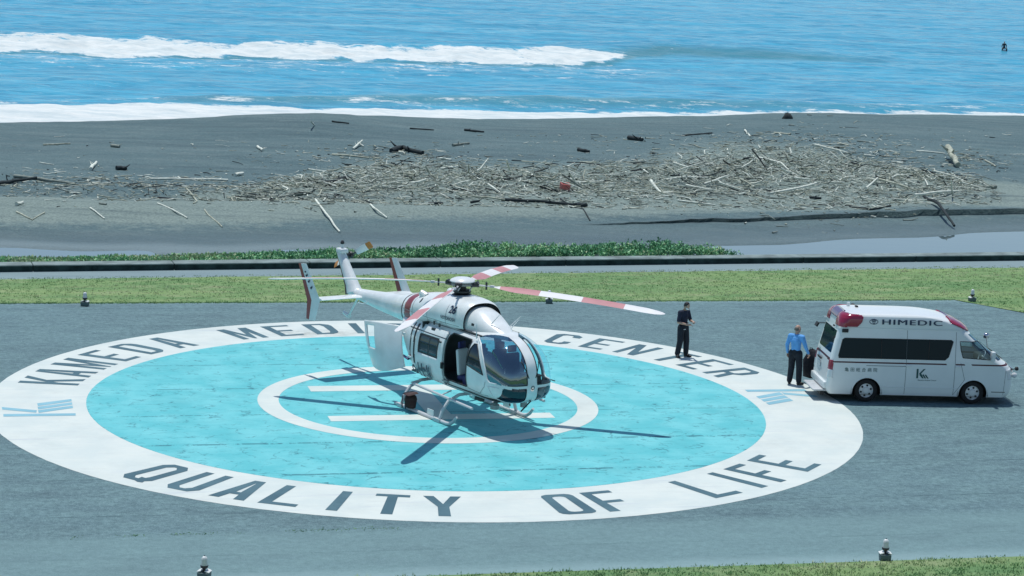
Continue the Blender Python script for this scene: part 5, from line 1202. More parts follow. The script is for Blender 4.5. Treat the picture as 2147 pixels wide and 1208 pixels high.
regs = [
 ('wheel_arch_opening', None, lambda x, y, z: (np.abs(y) > .5) & arch(x, z)),
 ('side_window', A_GLASS, lambda x, y, z: (y < -.6) & poly_in(SW, x, z)), ('side_window', A_GLASS, lambda x, y, z: (y > .6) & poly_in(SW, x, z)),
 ('cab_door_window', A_GLASSC, lambda x, y, z: (y < -.6) & poly_in(DW, x, z)), ('cab_door_window', A_GLASSC, lambda x, y, z: (y > .6) & poly_in(DW, x, z)),
 ('windshield', A_GLASSC, lambda x, y, z: (z > 1.27) & (z < 1.99) & (x > xf_(z)-.33) & (np.abs(y) < w_(z)-.075)),
 ('rear_window', A_GLASS, lambda x, y, z: (z > 1.36) & (z < 2.0) & (x < xr_(z)+.03) & (np.abs(y) < .70-.06*(2.0-z)*0)),
 ('waist_stripe', A_MAROON, lambda x, y, z: (np.abs(z-1.15) < .026) & (np.abs(y) > .5) & (((x > -1.08) & (x < 2.25)) | ((x > 2.52) & (x < 2.78)) | ((x > 2.98) & (x < 4.12)))),
 ('waist_stripe', A_MAROON, lambda x, y, z: (np.abs(z-1.20-.0*y) < .022) & (x < -1.0) & (np.abs(y) < .8)),
 ('grille', A_BLACK, lambda x, y, z: (x > 4.2) & (np.abs(z-.36) < .07) & (np.abs(y) < .55)),
]
parts, vsurf = split_surface(PV, regs, van, ('body', A_WHITE))
MB().add([(x, y, z) for x, y, z in rows[-1]], [tuple(range(len(rows[-1])))]).build('roof_panel', A_WHITE, van, None)
MB().add([(x, y, z) for x, y, z in rows[0]], [tuple(range(len(rows[0])))]).build('underside', A_BLACK, van, None)
def on_van(x, z, side, off=0.0):
    xf, w0, cf = float(xf_(z)), float(w_(z)), float(np.interp(z, ZT, CF)); y = w0
    if x > xf-cf: q = min((x-xf+cf)/cf, .999); y = w0*(1-q**2.6)**(1/2.6)
    return Vector((x, side*(y+off), z))
def vline(pts, r, name, m, side=-1, par=None):
    P_ = []
    for k in range(len(pts)-1):
        a, b = pts[k], pts[k+1]; c_ = max(2, int(math.dist(a, b)/.08))
        for q in range(c_): P_.append(on_van(a[0]+(b[0]-a[0])*q/c_, a[1]+(b[1]-a[1])*q/c_, side, .001))
    P_.append(on_van(*pts[-1], side, .001)); MB().tube(P_, r, 5).build(name, m, par or van, 180)
for sd in (-1, 1):
    vline(SW+[SW[0]], .012, 'window_seal', A_BLACK, sd); vline(DW+[DW[0]], .012, 'window_seal', A_BLACK, sd)
    vline([(1.09, .27), (1.09, 2.08)], .006, 'panel_seam', A_SEAM, sd); vline([(2.50, .27), (2.50, 1.25), (2.50, 2.06)], .006, 'panel_seam', A_SEAM, sd)
    vline([(-.05, 1.065), (1.09, 1.065)], .007, 'door_rail', A_SEAM, sd); vline([(2.50, .27), (2.66, .50), (2.80, .72), (2.66, 1.2)], .005, 'panel_seam', A_SEAM, sd)
    vline([(3.95, .30), (3.98, 1.05)], .005, 'panel_seam', A_SEAM, sd); vline([(-.92, 2.115), (1.0, 2.115), (2.86, 2.115)], .016, 'roof_gutter', A_WHITE, sd)
    for xc in (0.0, 3.07): vline([(xc+.418*math.cos(a), .30+.418*math.sin(a)) for a in np.linspace(-.1, PI+.1, 24)], .013, 'wheel_arch_lip', A_WHITE, sd)
    vline([(1.72, 1.27), (1.74, 1.82)], .014, 'window_bar', A_BLACK, sd); vline([(.36, 1.27), (.36, 1.82)], .012, 'window_bar', A_BLACK, sd)
    vline([(.46, .46), (2.62, .46)], .010, 'side_crease', A_WHITE, sd)
    vline([(3.60, .38), (4.0, .38)], .010, 'bumper_seam', A_BLACK, sd)
    for x, z in ((2.58, 1.09), (1.16, 1.09)):
        mb = MB(); mb.box(on_van(x, z, sd, .018), (.16, .03, .045)); bevel(mb.build('door_handle', A_WHITE, van), .01)
    mb = MB(); mb.box(on_van(-.70, 2.03, sd, .01), (.18, .05, .10)); bevel(mb.build('side_lamp', A_BLACK, van), .015)
    # tail lamps
    Vt, Ft, ct, vn_ = vsurf
    q = (ct[:, 1]*sd > .74) & (ct[:, 0] < -1.0) & (ct[:, 2] > .70) & (ct[:, 2] < 1.19)
    for nm, k, m in (('tail_lamp', q & (ct[:, 2] > .93), A_LAMP), ('tail_lamp_clear', q & (ct[:, 2] <= .93), A_LENS)):
        used, inv = np.unique(Ft[k], return_inverse=True); o = np_mesh(nm, (Vt+vn_*.012)[used], inv.reshape(-1, 4), m, van); md = o.modifiers.new('t', 'SOLIDIFY'); md.thickness = .014
    q = (ct[:, 1]*sd > .50) & (ct[:, 1]*sd < .93) & (ct[:, 0] > 3.98) & (ct[:, 2] > .74) & (ct[:, 2] < 1.02)
    used, inv = np.unique(Ft[q], return_inverse=True); o = np_mesh('headlamp', (Vt+vn_*.010)[used], inv.reshape(-1, 4), A_LENS, van); md = o.modifiers.new('t', 'SOLIDIFY'); md.thickness = .012
# corner beacons on the roof
RL = [(-1.0, 2.14), (-.36, 2.155), (-.24, 2.28), (-.20, 2.42), (-.26, 2.462), (-1.0, 2.50)]
FL = [(2.26, 2.45), (2.55, 2.40), (2.78, 2.30), (3.05, 2.10), (3.05, 2.04), (2.84, 2.075), (2.56, 2.21), (2.34, 2.30)]
x_, y_, z_ = ct[:, 0], ct[:, 1], ct[:, 2]
xr_c = xr_(z_); xf_c = xf_(z_)
for nm, q, m in (('rear_beacon', (y_ < -.40) & poly_in(RL, x_, z_), A_LAMP), ('rear_beacon', (y_ > .40) & poly_in(RL, x_, z_), A_LAMP), ('rear_light_bar', (np.abs(y_) <= .40) & (x_ < -.60) & (z_ > 2.32), A_LAMPD),
                 ('front_beacon', (y_ < -.36) & poly_in(FL, x_, z_), A_LAMP), ('front_beacon', (y_ > .36) & poly_in(FL, x_, z_), A_LAMP), ('front_light_bar', (np.abs(y_) <= .36) & (x_ > 2.32) & (z_ > 2.10) & (z_ < 2.44), A_LAMPD)):
    if not q.any(): continue
    used, inv = np.unique(Ft[q], return_inverse=True); o = np_mesh(nm, (Vt+vn_*.030)[used], inv.reshape(-1, 4), m, van); md = o.modifiers.new('t', 'SOLIDIFY'); md.thickness = .06; md.offset = -1
# lettering on the near side
def van_text(body, sz, cx, cz, of, sx, m, name='lettering', space=1.0, off=.006):
    V, F = text_mesh(body, sz, of, sx=sx, space=space); MB().add([tuple(on_van(cx+x, cz+y, -1, off)) for x, y in V], F).build(name, m, van, None, fix=False)
van_text('HIMEDIC', .205, 1.192, 2.235, .0, 1.95, A_TXT, off=.014, space=1.15); van_text('HIMEDIC', .205, 1.208, 2.238, .0, 1.95, A_TXT, off=.018, space=1.15)
van_text('亀田総合病院',   .125, -.20, .895, .0, 1.0, A_TXTG, space=1.62)
van_text('Kameda Medical Center', .055, 1.72, .665, .0, 1.0, A_TXTG)
def ellipse_ring(cx, cz, a, b, t_, n=28):
    V = []; 
    for k in range(n): q = 2*PI*k/n; V += [(cx+a*math.cos(q), cz+b*math.sin(q)), (cx+(a-t_)*math.cos(q), cz+(b-t_)*math.sin(q))]
    return V, [(2*k, 2*((k+1) % n), 2*((k+1) % n)+1, 2*k+1) for k in range(n)]
mb = MB()
for k, (dx, dz, a, b) in enumerate(((0, 0, .125, .078), (0, .030, .070, .030), (0, -.002, .036, .066))):
    V, F = ellipse_ring(.10+dx, 2.305+dz, a, b, .016); mb.add([tuple(on_van(x, z, -1, .012+.002*k)) for x, z in V], F)
mb.build('maker_emblem', A_TXT, van, None, fix=False)
mb = MB(); k0 = (1.40, .735)
for lp in ([(0, 0), (.055, 0), (.055, .27), (0, .27)], [(.075, .135), (.10, .10), (.255, .27), (.20, .27)], [(.085, .10), (.135, .14), (.22, 0), (.17, 0)], [(.165, .10), (.205, .12), (.29, 0), (.245, 0)], [(.24, .10), (.275, .115), (.36, 0), (.315, 0)]):
    mb.add([tuple(on_van(k0[0]+x, k0[1]+z, -1, .006)) for x, z in lp], [(0, 1, 2, 3)])
mb.build('hospital_logo', A_TXTG, van, None, fix=False)
# wheels
def wheel(x, sd):
    rt = Matrix.Rotation(-PI/2*sd, 3, 'X'); y = sd*.80
    # axis along y, outside face at y = sd*.92
    mb = MB(); mb.lathe([(0, -.09), (.20, -.10), (.28, -.11), (.32, -.085), (.335, -.03), (.335, .03), (.32, .085), (.28, .11), (.205, .10), (.19, .04), (0, .03)], 36, (x, y, .335), rot=rt); tyre = mb.build('wheel', A_TYRE, van, 40)
    o_ = -1 if sd > 0 else 1
    mb = MB(); prof = [(.215, .105*o_*0+.10), (.20, .085), (.185, .055), (.10, .075), (.085, .10), (.0, .105)]
    rt2 = Matrix.Rotation(-PI/2*sd, 3, 'X')
    mb.lathe(prof, 36, (x, y, .335), rot=rt2, cap=False); rim = mb.build('rim', A_RIM, tyre, 30)
    for k in range(6):
        a = 2*PI*k/6+.3; c_ = Vector((x+.145*math.cos(a), y+sd*.060, .335+.145*math.sin(a))); mb = MB(); mb.lathe([(.030, 0), (.030, .016), (.0, .017)], 10, tuple(c_), rot=rt2); mb.build('rim_hole', A_BLACK, tyre)
for x in (0.0, 3.07):
    for sd in (-1, 1): wheel(x, sd)
    mb = MB(); rr = [(x+.44*math.cos(a), .30+.44*math.sin(a)) for a in np.linspace(-.15, PI+.15, 18)]
    for sd in (-1, 1):
        mb = MB(); mb.grid([[(px, sd*.62, pz), (px, sd*.935, pz)] for px, pz in rr]); mb.build('wheel_well', A_BLACK, van, 180)
        mb = MB(); mb.box((x, sd*.60, .46), (.92, .03, .60)); mb.build('wheel_well_panel', A_BLACK, van, None)
# bumpers, steps, plates, mirrors
mb = MB(); mb.box((-1.165, 0, .44), (.10, 1.62, .20)); bevel(mb.build('rear_bumper', A_WHITE, van), .03)
mb = MB(); mb.box((-1.30, -.18, .30), (.40, 1.25, .045)); bevel(mb.build('rear_step', A_PLATE, van), .01)
mb = MB(); mb.box((-1.20, -.18, .20), (.10, .9, .14)); mb.build('step_hinge', A_BLACK, van)
mb = MB(); mb.box((-1.135, .25, .88), (.015, .34, .17)); mb.build('number_plate', A_LENS, van)
mb = MB(); mb.box((-1.135, .2, 1.06), (.03, .42, .05)); mb.build('hatch_handle', A_BLACK, van)
mb = MB(); mb.tube([(-.92, .55, 1.98), (-1.10, .66, 1.96)], .014, 6); mb.box((-1.16, .68, 1.92), (.05, .22, .13), rot=Matrix.Rotation(.5, 3, 'Y')); mb.build('rear_mirror', A_BLACK, van)
mb = MB(); mb.tube([(-.90, -.35, 2.10), (-.93, -.35, 2.07)], .03, 8); mb.build('hatch_camera', A_BLACK, van)
for sd in (-1, 1):
    mb = MB(); mb.tube([tuple(on_van(3.52, 1.36, sd, 0)), tuple(on_van(3.55, 1.38, sd, .10))], .02, 6); c_ = on_van(3.56, 1.42, sd, .15); mb.box(tuple(c_), (.10, .20, .26)); bevel(mb.build('door_mirror', A_WHITE if sd < 0 else A_CHROME, van), .025)
mb = MB(); mb.tube([(3.90, .62, 1.30), (3.86, .70, 1.62)], .014, 6); mb.lathe([(.0, -.10), (.08, -.07), (.10, 0), (.06, .07), (0, .08)], 12, (3.85, .70, 1.70)); mb.build('corner_mirror', A_CHROME, van, 60)
mb = MB(); mb.tube([(4.24, -.62, .98), (4.33, -.70, 1.02)], .012, 6); mb.lathe([(0, -.06), (.05, -.04), (.06, 0), (.04, .05), (0, .06)], 12, (4.36, -.72, 1.03)); mb.build('fender_mirror', A_BLACK, van, 60)
mb = MB(); mb.lathe([(0, -.09), (.07, -.05), (.08, 0), (.06, .06), (0, .08)], 12, (4.34, -.62, .82)); mb.build('fog_lamp', A_LENS, van, 60)
mb = MB(); mb.box((4.325, 0, .93), (.03, .9, .12)); mb.build('front_grille', A_CHROME, van)
mb = MB(); mb.tube([(3.98, -.5, 1.27), (3.66, -.15, 1.50)], .011, 5); mb.build('windshield_wiper', A_BLACK, van); mb = MB(); mb.tube([(3.99, .2, 1.27), (3.68, .5, 1.49)], .011, 5); mb.build('windshield_wiper', A_BLACK, van)
mb = MB(); mb.box((-.15, .25, 2.535), (.07, .14, .05)); mb.build('roof_vent', A_BLACK, van); mb = MB(); mb.tube([(-.35, .42, 2.52), (-.35, .42, 2.62)], .05, 8); mb.build('roof_aerial_base', A_WHITE, van)
# cab interior
IN = M_('cab_interior', (0.045, 0.055, 0.055), 0.9)
mb = MB(); mb.box((2.45, 0, 1.25), (.04, 1.6, 1.5)); mb.build('cab_partition', IN, van); mb = MB(); mb.box((3.3, 0, .72), (1.7, 1.6, .05)); mb.build('cab_floor', IN, van)
for y in (-.45, .45):
    mb = MB(); mb.box((2.85, y, 1.0), (.5, .5, .2)); so_ = bevel(mb.build('cab_seat', A_SEAT, van), .05); mb = MB(); mb.box((2.62, y, 1.38), (.14, .48, .62), rot=Matrix.Rotation(-.2, 3, 'Y')); bevel(mb.build('seat_back', A_SEAT, so_), .05); mb = MB(); mb.box((2.57, y, 1.74), (.09, .26, .14)); bevel(mb.build('headrest', A_SEAT, so_), .03)
mb = MB(); mb.box((3.72, 0, 1.12), (.42, 1.5, .22)); bevel(mb.build('dashboard', IN, van), .05)
ring_p = [(3.40+.05*math.sin(a)*1.6, -.45+.19*math.cos(a), 1.32+.15*math.sin(a)) for a in np.linspace(0, 2*PI, 24)]; mb = MB(); mb.tube(ring_p, .016, 6, cap=False); mb.tube([(3.40, -.45, 1.32), (3.62, -.45, 1.16)], .03, 6); mb.build('steering_wheel', A_PLATE, van, 180)
# ================================================================== PEOPLE
def remeshed(name, shapes, m, parent, voxel=.010, smooth=5):
    """union of tapered capsules and ellipsoids grown into one continuous skin"""
    mb = MB()
    for sh in shapes:
        if sh[0] == 'e':
            _, c, r, rot = sh if len(sh) == 4 else (*sh, None); vs, fs = [], []; N, K = 14, 18
            for i in range(N+1):
                th = PI*i/N
                for j in range(K):
                    p = Vector((r[0]*math.sin(th)*math.cos(2*PI*j/K), r[1]*math.sin(th)*math.sin(2*PI*j/K), r[2]*math.cos(th)))
                    if rot is not None: p = rot @ p
                    vs.append((p.x+c[0], p.y+c[1], p.z+c[2]))
            for i in range(N):
                for j in range(K): fs.append((i*K+j, (i+1)*K+j, (i+1)*K+(j+1) % K, i*K+(j+1) % K))
            mb.add(vs, fs)
        else:
            _, a, ra, b, rb = sh[:5]; fl = sh[5] if len(sh) > 5 else 1.0; a, b = Vector(a), Vector(b); d = (b-a).normalized(); pts, rad = [], []
            for q in (-.98, -.8, -.5): pts.append(a+d*ra*q); rad.append(ra*math.sqrt(1-q*q))
            pts.append(a); rad.append(ra); pts.append(b); rad.append(rb)
            for q in (.5, .8, .98): pts.append(b+d*rb*q); rad.append(rb*math.sqrt(1-q*q))
            mb.tube(pts, rad, 14, sy=fl)
    o = mb.build(name, m, None, None)
    rm = o.modifiers.new('skin', 'REMESH'); rm.mode = 'VOXEL'; rm.voxel_size = voxel; sm = o.modifiers.new('s', 'SMOOTH'); sm.iterations = smooth; sm.factor = .5
    me = bpy.data.meshes.new_from_object(o.evaluated_get(bpy.context.evaluated_depsgraph_get())); bpy.data.objects.remove(o)
    me.materials.clear()
    for x in (m if isinstance(m, (list, tuple)) else [m]): me.materials.append(x)
    me.shade_smooth(); r = link_mesh(name, me, parent); return r
SKIN = M_('skin', (0.42, 0.27, 0.20), 0.55, noise=0.06, nscale=9); HAIRB = M_('black_hair', (0.008, 0.009, 0.011), 0.55, noise=.4, nscale=30, bump=.6, bscale=60); HAIRG = M_('grey_hair', (0.14, 0.13, 0.11), 0.6, noise=.4, nscale=30, bump=.6, bscale=60)
NAVYC = M_('navy_uniform_cloth', (0.008, 0.014, 0.036), 0.85, noise=.3, nscale=9, bump=.4, bscale=14); BLACKC = M_('black_trouser_cloth', (0.006, 0.012, 0.022), 0.85, noise=.3, nscale=9, bump=.4, bscale=14)
BLUEC = M_('light_blue_shirt_cloth', (0.115, 0.36, 0.74), 0.8, noise=.12, nscale=7, bump=.6, bscale=11); SHOE = M_('black_shoe', (0.006, 0.007, 0.009), 0.4); MASK = M_('white_mask', (0.72, 0.74, 0.74), 0.8); BELT = M_('tan_belt_line', (0.30, 0.27, 0.22), 0.7)
WET = M_('black_wetsuit', (0.012, 0.020, 0.030), 0.5)
def hand(w0, d, up, side, r=.0095, L=1.0):
    """palm and five curled fingers from wrist w0 along d; up = back of the hand"""
    w0, d, up = Vector(w0), Vector(d).normalized(), Vector(up).normalized(); s_ = d.cross(up).normalized()*side; sh = []
    pc = w0+d*.05; sh.append(('c', w0, .026, pc, .036, .62)); sh.append(('e', w0+d*.062, (.040, .040, .030), None))
    for k, (off, ln) in enumerate(((-.030, .070), (-.010, .080), (.010, .074), (.029, .058))):
        b = w0+d*.088+s_*off; k1 = b+(d*.9-up*.35)*ln*.45*L; k2 = k1+(d*.5-up*.85)*ln*.38*L; k3 = k2+(d*.1-up)*ln*.28*L
        sh += [('c', b, r, k1, r*.95), ('c', k1, r*.95, k2, r*.85), ('c', k2, r*.85, k3, r*.75)]
    t0 = w0+d*.035-s_*.030; t1 = t0+(d*.6-s_*.8)*.036; t2 = t1+(d*.9-s_*.1-up*.3)*.032
    sh += [('c', t0, r*1.3, t1, r*1.15), ('c', t1, r*1.15, t2, r*.9)]; return sh
def person(label, loc, rz, J, hair, cloth, sleeve, mask=False, group=None, scale=1.0, belt=False, bald=False, legs=True):
    o = thing('person', label, 'person', loc, rz, group); o.scale = (scale,)*3
    hd, hr = Vector(J['head']), J['headrot']
    sk = [('e', hd, (.094, .076, .118), hr), ('e', hd+hr @ Vector((.035, 0, -.055)), (.062, .056, .062), hr), ('c', J['neck'], .056, hd+hr @ Vector((-.015, 0, -.07)), .052),
          ('c', hd+hr @ Vector((.090, 0, .012)), .010, hd+hr @ Vector((.112, 0, -.022)), .015), ('c', hd+hr @ Vector((.084, -.022, -.062)), .009, hd+hr @ Vector((.084, .022, -.062)), .009)]
    for s_ in (-1, 1): sk += [('e', hd+hr @ Vector((-.005, s_*.078, -.008)), (.020, .010, .030), hr), ('e', hd+hr @ Vector((.074, s_*.033, .030)), (.016, .024, .008), hr)]
    tor = [('c', J['hipc'], .135, J['waist'], .128, .74), ('c', J['waist'], .128, J['chest'], .150, .74), ('c', J['chest'], .150, Vector(J['neck'])-Vector((0, 0, .06)), .085, .8)]
    tor += [('c', J['shL'], .062, J['shR'], .062)]
    sk += tor
    for q in 'LR':
        sk += [('c', J['sh'+q], .055, J['el'+q], .042), ('c', J['el'+q], .042, J['wr'+q], .028)]; sk += hand(J['wr'+q], J['hd'+q], J['hu'+q], 1 if q == 'L' else -1)
        if legs: sk += [('c', J['hip'+q], .088, J['kn'+q], .058), ('c', J['kn'+q], .058, J['an'+q], .040), ('c', J['an'+q], .038, J['toe'+q], .030)]
    body = remeshed('body', sk, SKIN, o, .0085, 3)
    # shirt
    inf = .014; cl = [('c', a, ra+inf, b, rb+inf, *rest) for _, a, ra, b, rb, *rest in tor]
    for q in 'LR':
        e_ = Vector(J['el'+q]); w0 = Vector(J['wr'+q]); cl.append(('c', J['sh'+q], .072, Vector(J['sh'+q]).lerp(e_, 1.0 if sleeve > 1 else sleeve), .058))
        if sleeve > 1: cl.append(('c', e_, .056, e_.lerp(w0, sleeve-1), .042))
    shirt = remeshed('shirt', cl, cloth[0], o, .012, 6)
    hc = Vector(J['hipc'])
    if legs:
        tr = [('c', hc+Vector((0, 0, .10)), .132, hc-Vector((0, 0, .02)), .150, .80)]
        for q in 'LR':
            kn, an = Vector(J['kn'+q]), Vector(J['an'+q]); tr += [('c', J['hip'+q], .112, kn, .094), ('c', kn, .094, an+(kn-an)*.12, .082), ('c', kn.lerp(an, .5), .088, an+Vector((0, 0, .035)), .080)]
        remeshed('trousers', tr, cloth[1], o, .012, 6)
        for q in 'LR':
            an, te = Vector(J['an'+q]), Vector(J['toe'+q]); dd = (te-an); dd.z = 0; dd.normalize()
            remeshed('shoe', [('c', (an.x-dd.x*.03, an.y-dd.y*.03, .045), .042, (te.x-dd.x*.03, te.y-dd.y*.03, .040), .042), ('c', (an.x, an.y, .05), .045, (an.x, an.y, .10), .046), ('e', (te.x, te.y, .035), (.05, .05, .034), None)], SHOE, o, .010, 3)
    # hair
    hs = [('e', hd+hr @ Vector((-.018, 0, .022)), (.096, .086, .108), hr)] if not bald else [('e', hd+hr @ Vector((-.030, 0, -.005)), (.082, .082, .082), hr)]
    ho = remeshed('hair', hs, hair, o, .010, 2)
    bm = bmesh.new(); bm.from_mesh(ho.data); inv = hr.transposed()
    kill = []
    for v in bm.verts:
        p = inv @ (v.co-hd)
        if (p.x > .040 and p.z < .062) or p.z < (-.055 if p.x < 0 else -.02) or (bald and p.z > .055): kill.append(v)
    bmesh.ops.delete(bm, geom=kill, context='VERTS'); bm.to_mesh(ho.data); bm.free(); md = ho.modifiers.new('t', 'SOLIDIFY'); md.thickness = .012
    if mask: remeshed('face_mask', [('e', hd+hr @ Vector((.058, 0, -.048)), (.052, .064, .048), hr)], MASK, o, .010, 2)
    if belt:
        mb = MB(); zz = Vector(J['waist']).z-.01; pts = [(J['waist'][0]+.125*math.cos(a), J['waist'][1]+.158*math.sin(a), zz) for a in np.linspace(0, 2*PI, 28)]; mb.tube(pts, .018, 6, cap=False); mb.build('belt', BELT, o, 180)
    return o
R3 = lambda a, ax: Matrix.Rotation(a, 3, ax)
# the man with a mask, head bowed, writing on what he holds
p1 = at(1429, 749)
J = dict(head=(.10, .0, 1.585), headrot=R3(.45, 'Y') @ R3(0, 'Z'), neck=(.02, 0, 1.44), chest=(.0, 0, 1.27), waist=(.0, 0, 1.06), hipc=(.0, 0, .94), shL=(.0, .175, 1.385), shR=(.0, -.175, 1.385),
         elL=(.06, .25, 1.11), wrL=(.28, .12, 1.12), hdL=(.7, -.6, .1), huL=(.0, .3, 1), elR=(.03, -.27, 1.10), wrR=(.25, -.08, 1.04), hdR=(.6, .7, .05), huR=(0, -.2, 1),
         hipL=(0, .095, .92), hipR=(0, -.095, .92), knL=(.05, .12, .50), knR=(.02, -.13, .50), anL=(.03, .15, .085), anR=(-.05, -.15, .085), toeL=(.17, .20, .035), toeR=(.08, -.21, .035))
m1 = person('person in navy uniform and white mask standing on the pad lettering, head bowed', (p1[0], p1[1], .008), math.radians(-48), J, HAIRB, (NAVYC, BLACKC), .85, mask=True, belt=True, scale=1.01)
mb = MB(); mb.box((.005, -.262, 1.27), (.05, .012, .06)); mb.build('sleeve_patch', MASK, m1, None)
mb = MB(); mb.box((.135, -.08, .88), (.012, .07, .018)); mb.build('pocket_tag', MASK, m1, None)
mb = MB(); mb.box((0, 0, 0), (.16, .10, .012)); cb = mb.build('notebook', M_('pale_notebook', (.45, .46, .44), .7), None, None)
q = Matrix.Translation(m1.location) @ Matrix.Rotation(math.radians(-48), 4, 'Z'); cb.location = q @ Vector((.38, .02, 1.13)); cb.rotation_euler = (0, -.3, math.radians(-48)); setp(cb, 'small pale notebook held by the masked person', 'notebook')
# the man in the blue shirt by the ambulance's rear, seen from behind
p2 = at(1664, 807)
J = dict(head=(.045, .0, 1.645), headrot=R3(.12, 'Y') @ R3(-.5, 'Z'), neck=(.0, 0, 1.49), chest=(-.01, 0, 1.31), waist=(.0, 0, 1.09), hipc=(.0, 0, .96), shL=(-.01, .19, 1.43), shR=(-.01, -.19, 1.43),
         elL=(-.03, .27, 1.15), wrL=(.05, .27, .90), hdL=(.25, 0, -1), huL=(0, 1, .1), elR=(.02, -.29, 1.15), wrR=(.17, -.33, .93), hdR=(.5, -.1, -.9), huR=(.2, -1, .1),
         hipL=(0, .10, .94), hipR=(0, -.10, .94), knL=(.04, .12, .51), knR=(.05, -.12, .51), anL=(-.03, .13, .085), anR=(.02, -.14, .085), toeL=(.10, .17, .035), toeR=(.14, -.21, .035))
m2 = person('person in a light blue shirt and dark trousers seen from behind, holding a black bag', (p2[0], p2[1], .008), math.radians(58), J, HAIRG, (BLUEC, BLACKC), 1.9, scale=1.0, bald=True)
# black bag hanging between him and the van
BBAG = M_('black_bag_cloth', (0.004, 0.006, 0.012), 0.85, noise=.4, nscale=6, bump=.7, bscale=8)
g0 = at(1688, 800); gx = Vector((g0[0]+.16, g0[1]-.16, 0)); bg_ = thing('black_bag', 'large limp black bag held between the blue shirted person and the ambulance', 'bag', gx, math.radians(-5)); bg_.scale = (1.08, 1.2, .98)
rg = []
for z_, x0, x1, t_ in ((.14, -.06, .42, .10), (.19, -.22, .60, .17), (.36, -.27, .72, .20), (.54, -.27, .74, .18), (.70, -.25, .60, .14), (.84, -.20, .36, .10), (.95, -.15, .14, .06), (1.02, -.11, .0, .03)):
    rg.append([((x0+x1)/2+(x1-x0)/2*math.cos(a)*(1+.05*math.sin(4*a+z_*11)), t_*math.sin(a)*(1+.18*math.sin(3*a+z_*9)), z_+.02*math.sin(2*a)) for a in np.linspace(0, 2*PI, 16, endpoint=False)])
MB().loft(rg).build('bag_body', BBAG, bg_, 60)
MB().tube([(-.09, 0, 1.0), (-.10, .0, 1.07), (-.04, 0, 1.06), (-.02, 0, 1.0)], .014, 6).build('bag_handle', BBAG, bg_, 60)
# someone behind the ambulance, of whom only the hair shows over the roof
p3 = at(1779, 752.5)
J3 = dict(head=(.03, .0, 1.575), headrot=R3(.15, 'Y'), neck=(.0, 0, 1.43), chest=(.0, 0, 1.26), waist=(.0, 0, 1.05), hipc=(.0, 0, .93), shL=(.0, .175, 1.375), shR=(.0, -.175, 1.375),
          elL=(.0, .25, 1.10), wrL=(.08, .24, .87), hdL=(.2, 0, -1), huL=(0, 1, 0), elR=(.0, -.25, 1.10), wrR=(.08, -.24, .87), hdR=(.2, 0, -1), huR=(0, -1, 0),
          hipL=(0, .095, .91), hipR=(0, -.095, .91), knL=(.02, .11, .5), knR=(.02, -.11, .5), anL=(-.02, .12, .085), anR=(-.02, -.12, .085), toeL=(.12, .15, .035), toeR=(.12, -.15, .035))
person('person standing behind the ambulance, only dark hair showing above its roof', (p3[0], p3[1], .0), math.radians(-40), J3, HAIRB, (NAVYC, BLACKC), .8, mask=True, scale=1.03)
# surfer waiting beyond the wave
us_, vs_2 = at_uv(2105, 104, ZS+.1); sp = S(us_, vs_2, ZS+.12)
srf = dict(head=(.02, .0, .93), headrot=R3(0, 'Y'), neck=(.0, 0, .78), chest=(-.02, 0, .60), waist=(-.05, 0, .36), hipc=(-.06, 0, .22), shL=(-.02, .18, .72), shR=(-.02, -.18, .72),
           elL=(.02, .30, .46), wrL=(.16, .30, .22), hdL=(.6, -.2, -.6), huL=(0, .3, 1), elR=(.02, -.30, .46), wrR=(.16, -.30, .22), hdR=(.6, .2, -.6), huR=(0, -.3, 1),
           hipL=(0, .10, .18), hipR=(0, -.10, .18), knL=(.40, .28, .10), knR=(.40, -.28, .10), anL=(.42, .30, -.35), anR=(.42, -.30, -.35), toeL=(.54, .32, -.45), toeR=(.54, -.32, -.45))
sv_ = person('surfer in a black wetsuit sitting on a board far out at right', sp, math.radians(-95), srf, HAIRB, (WET, WET), 1.9, legs=True)
for c_ in list(sv_.children):
    if c_.name.startswith('shoe'): bpy.data.objects.remove(c_)
mb = MB(); rg = []
for x, w0, zz in ((-1.0, .06, .04), (-.8, .20, .02), (-.3, .27, 0), (.3, .28, 0), (.8, .20, .05), (1.1, .06, .14)):
    rg.append([(x, w0*math.cos(a), zz+.035*math.sin(a)) for a in np.linspace(0, 2*PI, 10, endpoint=False)])
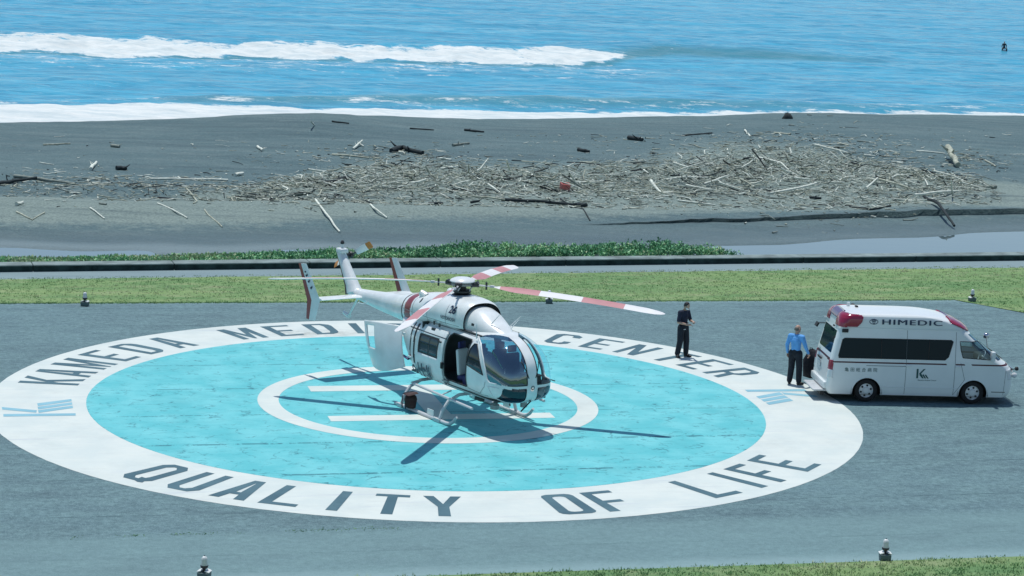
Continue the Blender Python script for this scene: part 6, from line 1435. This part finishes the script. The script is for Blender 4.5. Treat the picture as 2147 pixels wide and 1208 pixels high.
mb.loft(rg); sb = mb.build('surfboard', M_('pale_surfboard', (.45, .5, .5), .3), None, 40); sb.location = (sp[0], sp[1], sp[2]+.06); sb.rotation_euler = (0, 0, math.radians(-95)); setp(sb, 'surfboard under the surfer in black', 'surfboard')
# ================================================================== BEACON LIGHTS
L_BASE = M_('beacon_base_green', (0.075, 0.125, 0.128), 0.55); L_FLAP = M_('beacon_white_flap', (0.66, 0.70, 0.68), 0.5); L_COL = M_('beacon_collar', (0.035, 0.030, 0.040), 0.5)
L_GLOBE = M_('frosted_globe', (0.62, 0.66, 0.66), 0.2, coat=.5)
def beacon():
    b = thing('perimeter_light', 'x', 'lamp')
    mb = MB(); mb.box((0, 0, .085), (.28, .28, .17), taper=1.06); bevel(mb.build('base', L_BASE, b), .03)
    for sg in (-1, 1):
        mb = MB(); mb.box((sg*.105, 0, .195), (.12, .24, .025), rot=Matrix.Rotation(sg*.30, 3, 'Y')); bevel(mb.build('flap', L_FLAP, b), .008)
    MB().tube([(0, 0, .17), (0, 0, .25)], .035, 10).build('stem', L_COL, b); MB().lathe([(.03, .235), (.085, .27), (.10, .31), (.10, .335)], 16).build('collar', L_COL, b)
    g_ = MB().lathe([(.088, .335), (.090, .36), (.078, .40), (.078, .47), (.070, .52), (.045, .555), (0, .567)], 18).build('globe', L_GLOBE, b, 60)
    MB().lathe([(.0, .568), (.018, .57), (.012, .585), (0, .588)], 8).build('globe_finial', L_COL, g_)
    return b
proto = beacon(); proto.scale = (.8,)*3
def copy_tree(o, parent=None):
    c = o.copy(); COL.objects.link(c)
    if parent is not None: c.parent = parent
    for ch in o.children: copy_tree(ch, c)
    return c
for k, (px, py, lab) in enumerate(((178, 641.5, 'perimeter light at the tarmac edge behind the pad at far left'), (1151, 636, 'perimeter light on the tarmac edge half hidden by the right rotor blade'), (2038, 632.5, 'perimeter light at the tarmac corner behind the ambulance'), (428, 1213, 'perimeter light cut off by the bottom of the picture at left'), (1855, 1174, 'perimeter light on the near tarmac edge at lower right'))):
    o = proto if k == 0 else copy_tree(proto); p = at(px, py); o.location = (p[0], p[1], .006); o.rotation_euler = (0, 0, SITE-.2+.5*(k % 3-1)*.5); setp(o, lab, 'lamp', 'perimeter lights round the tarmac')
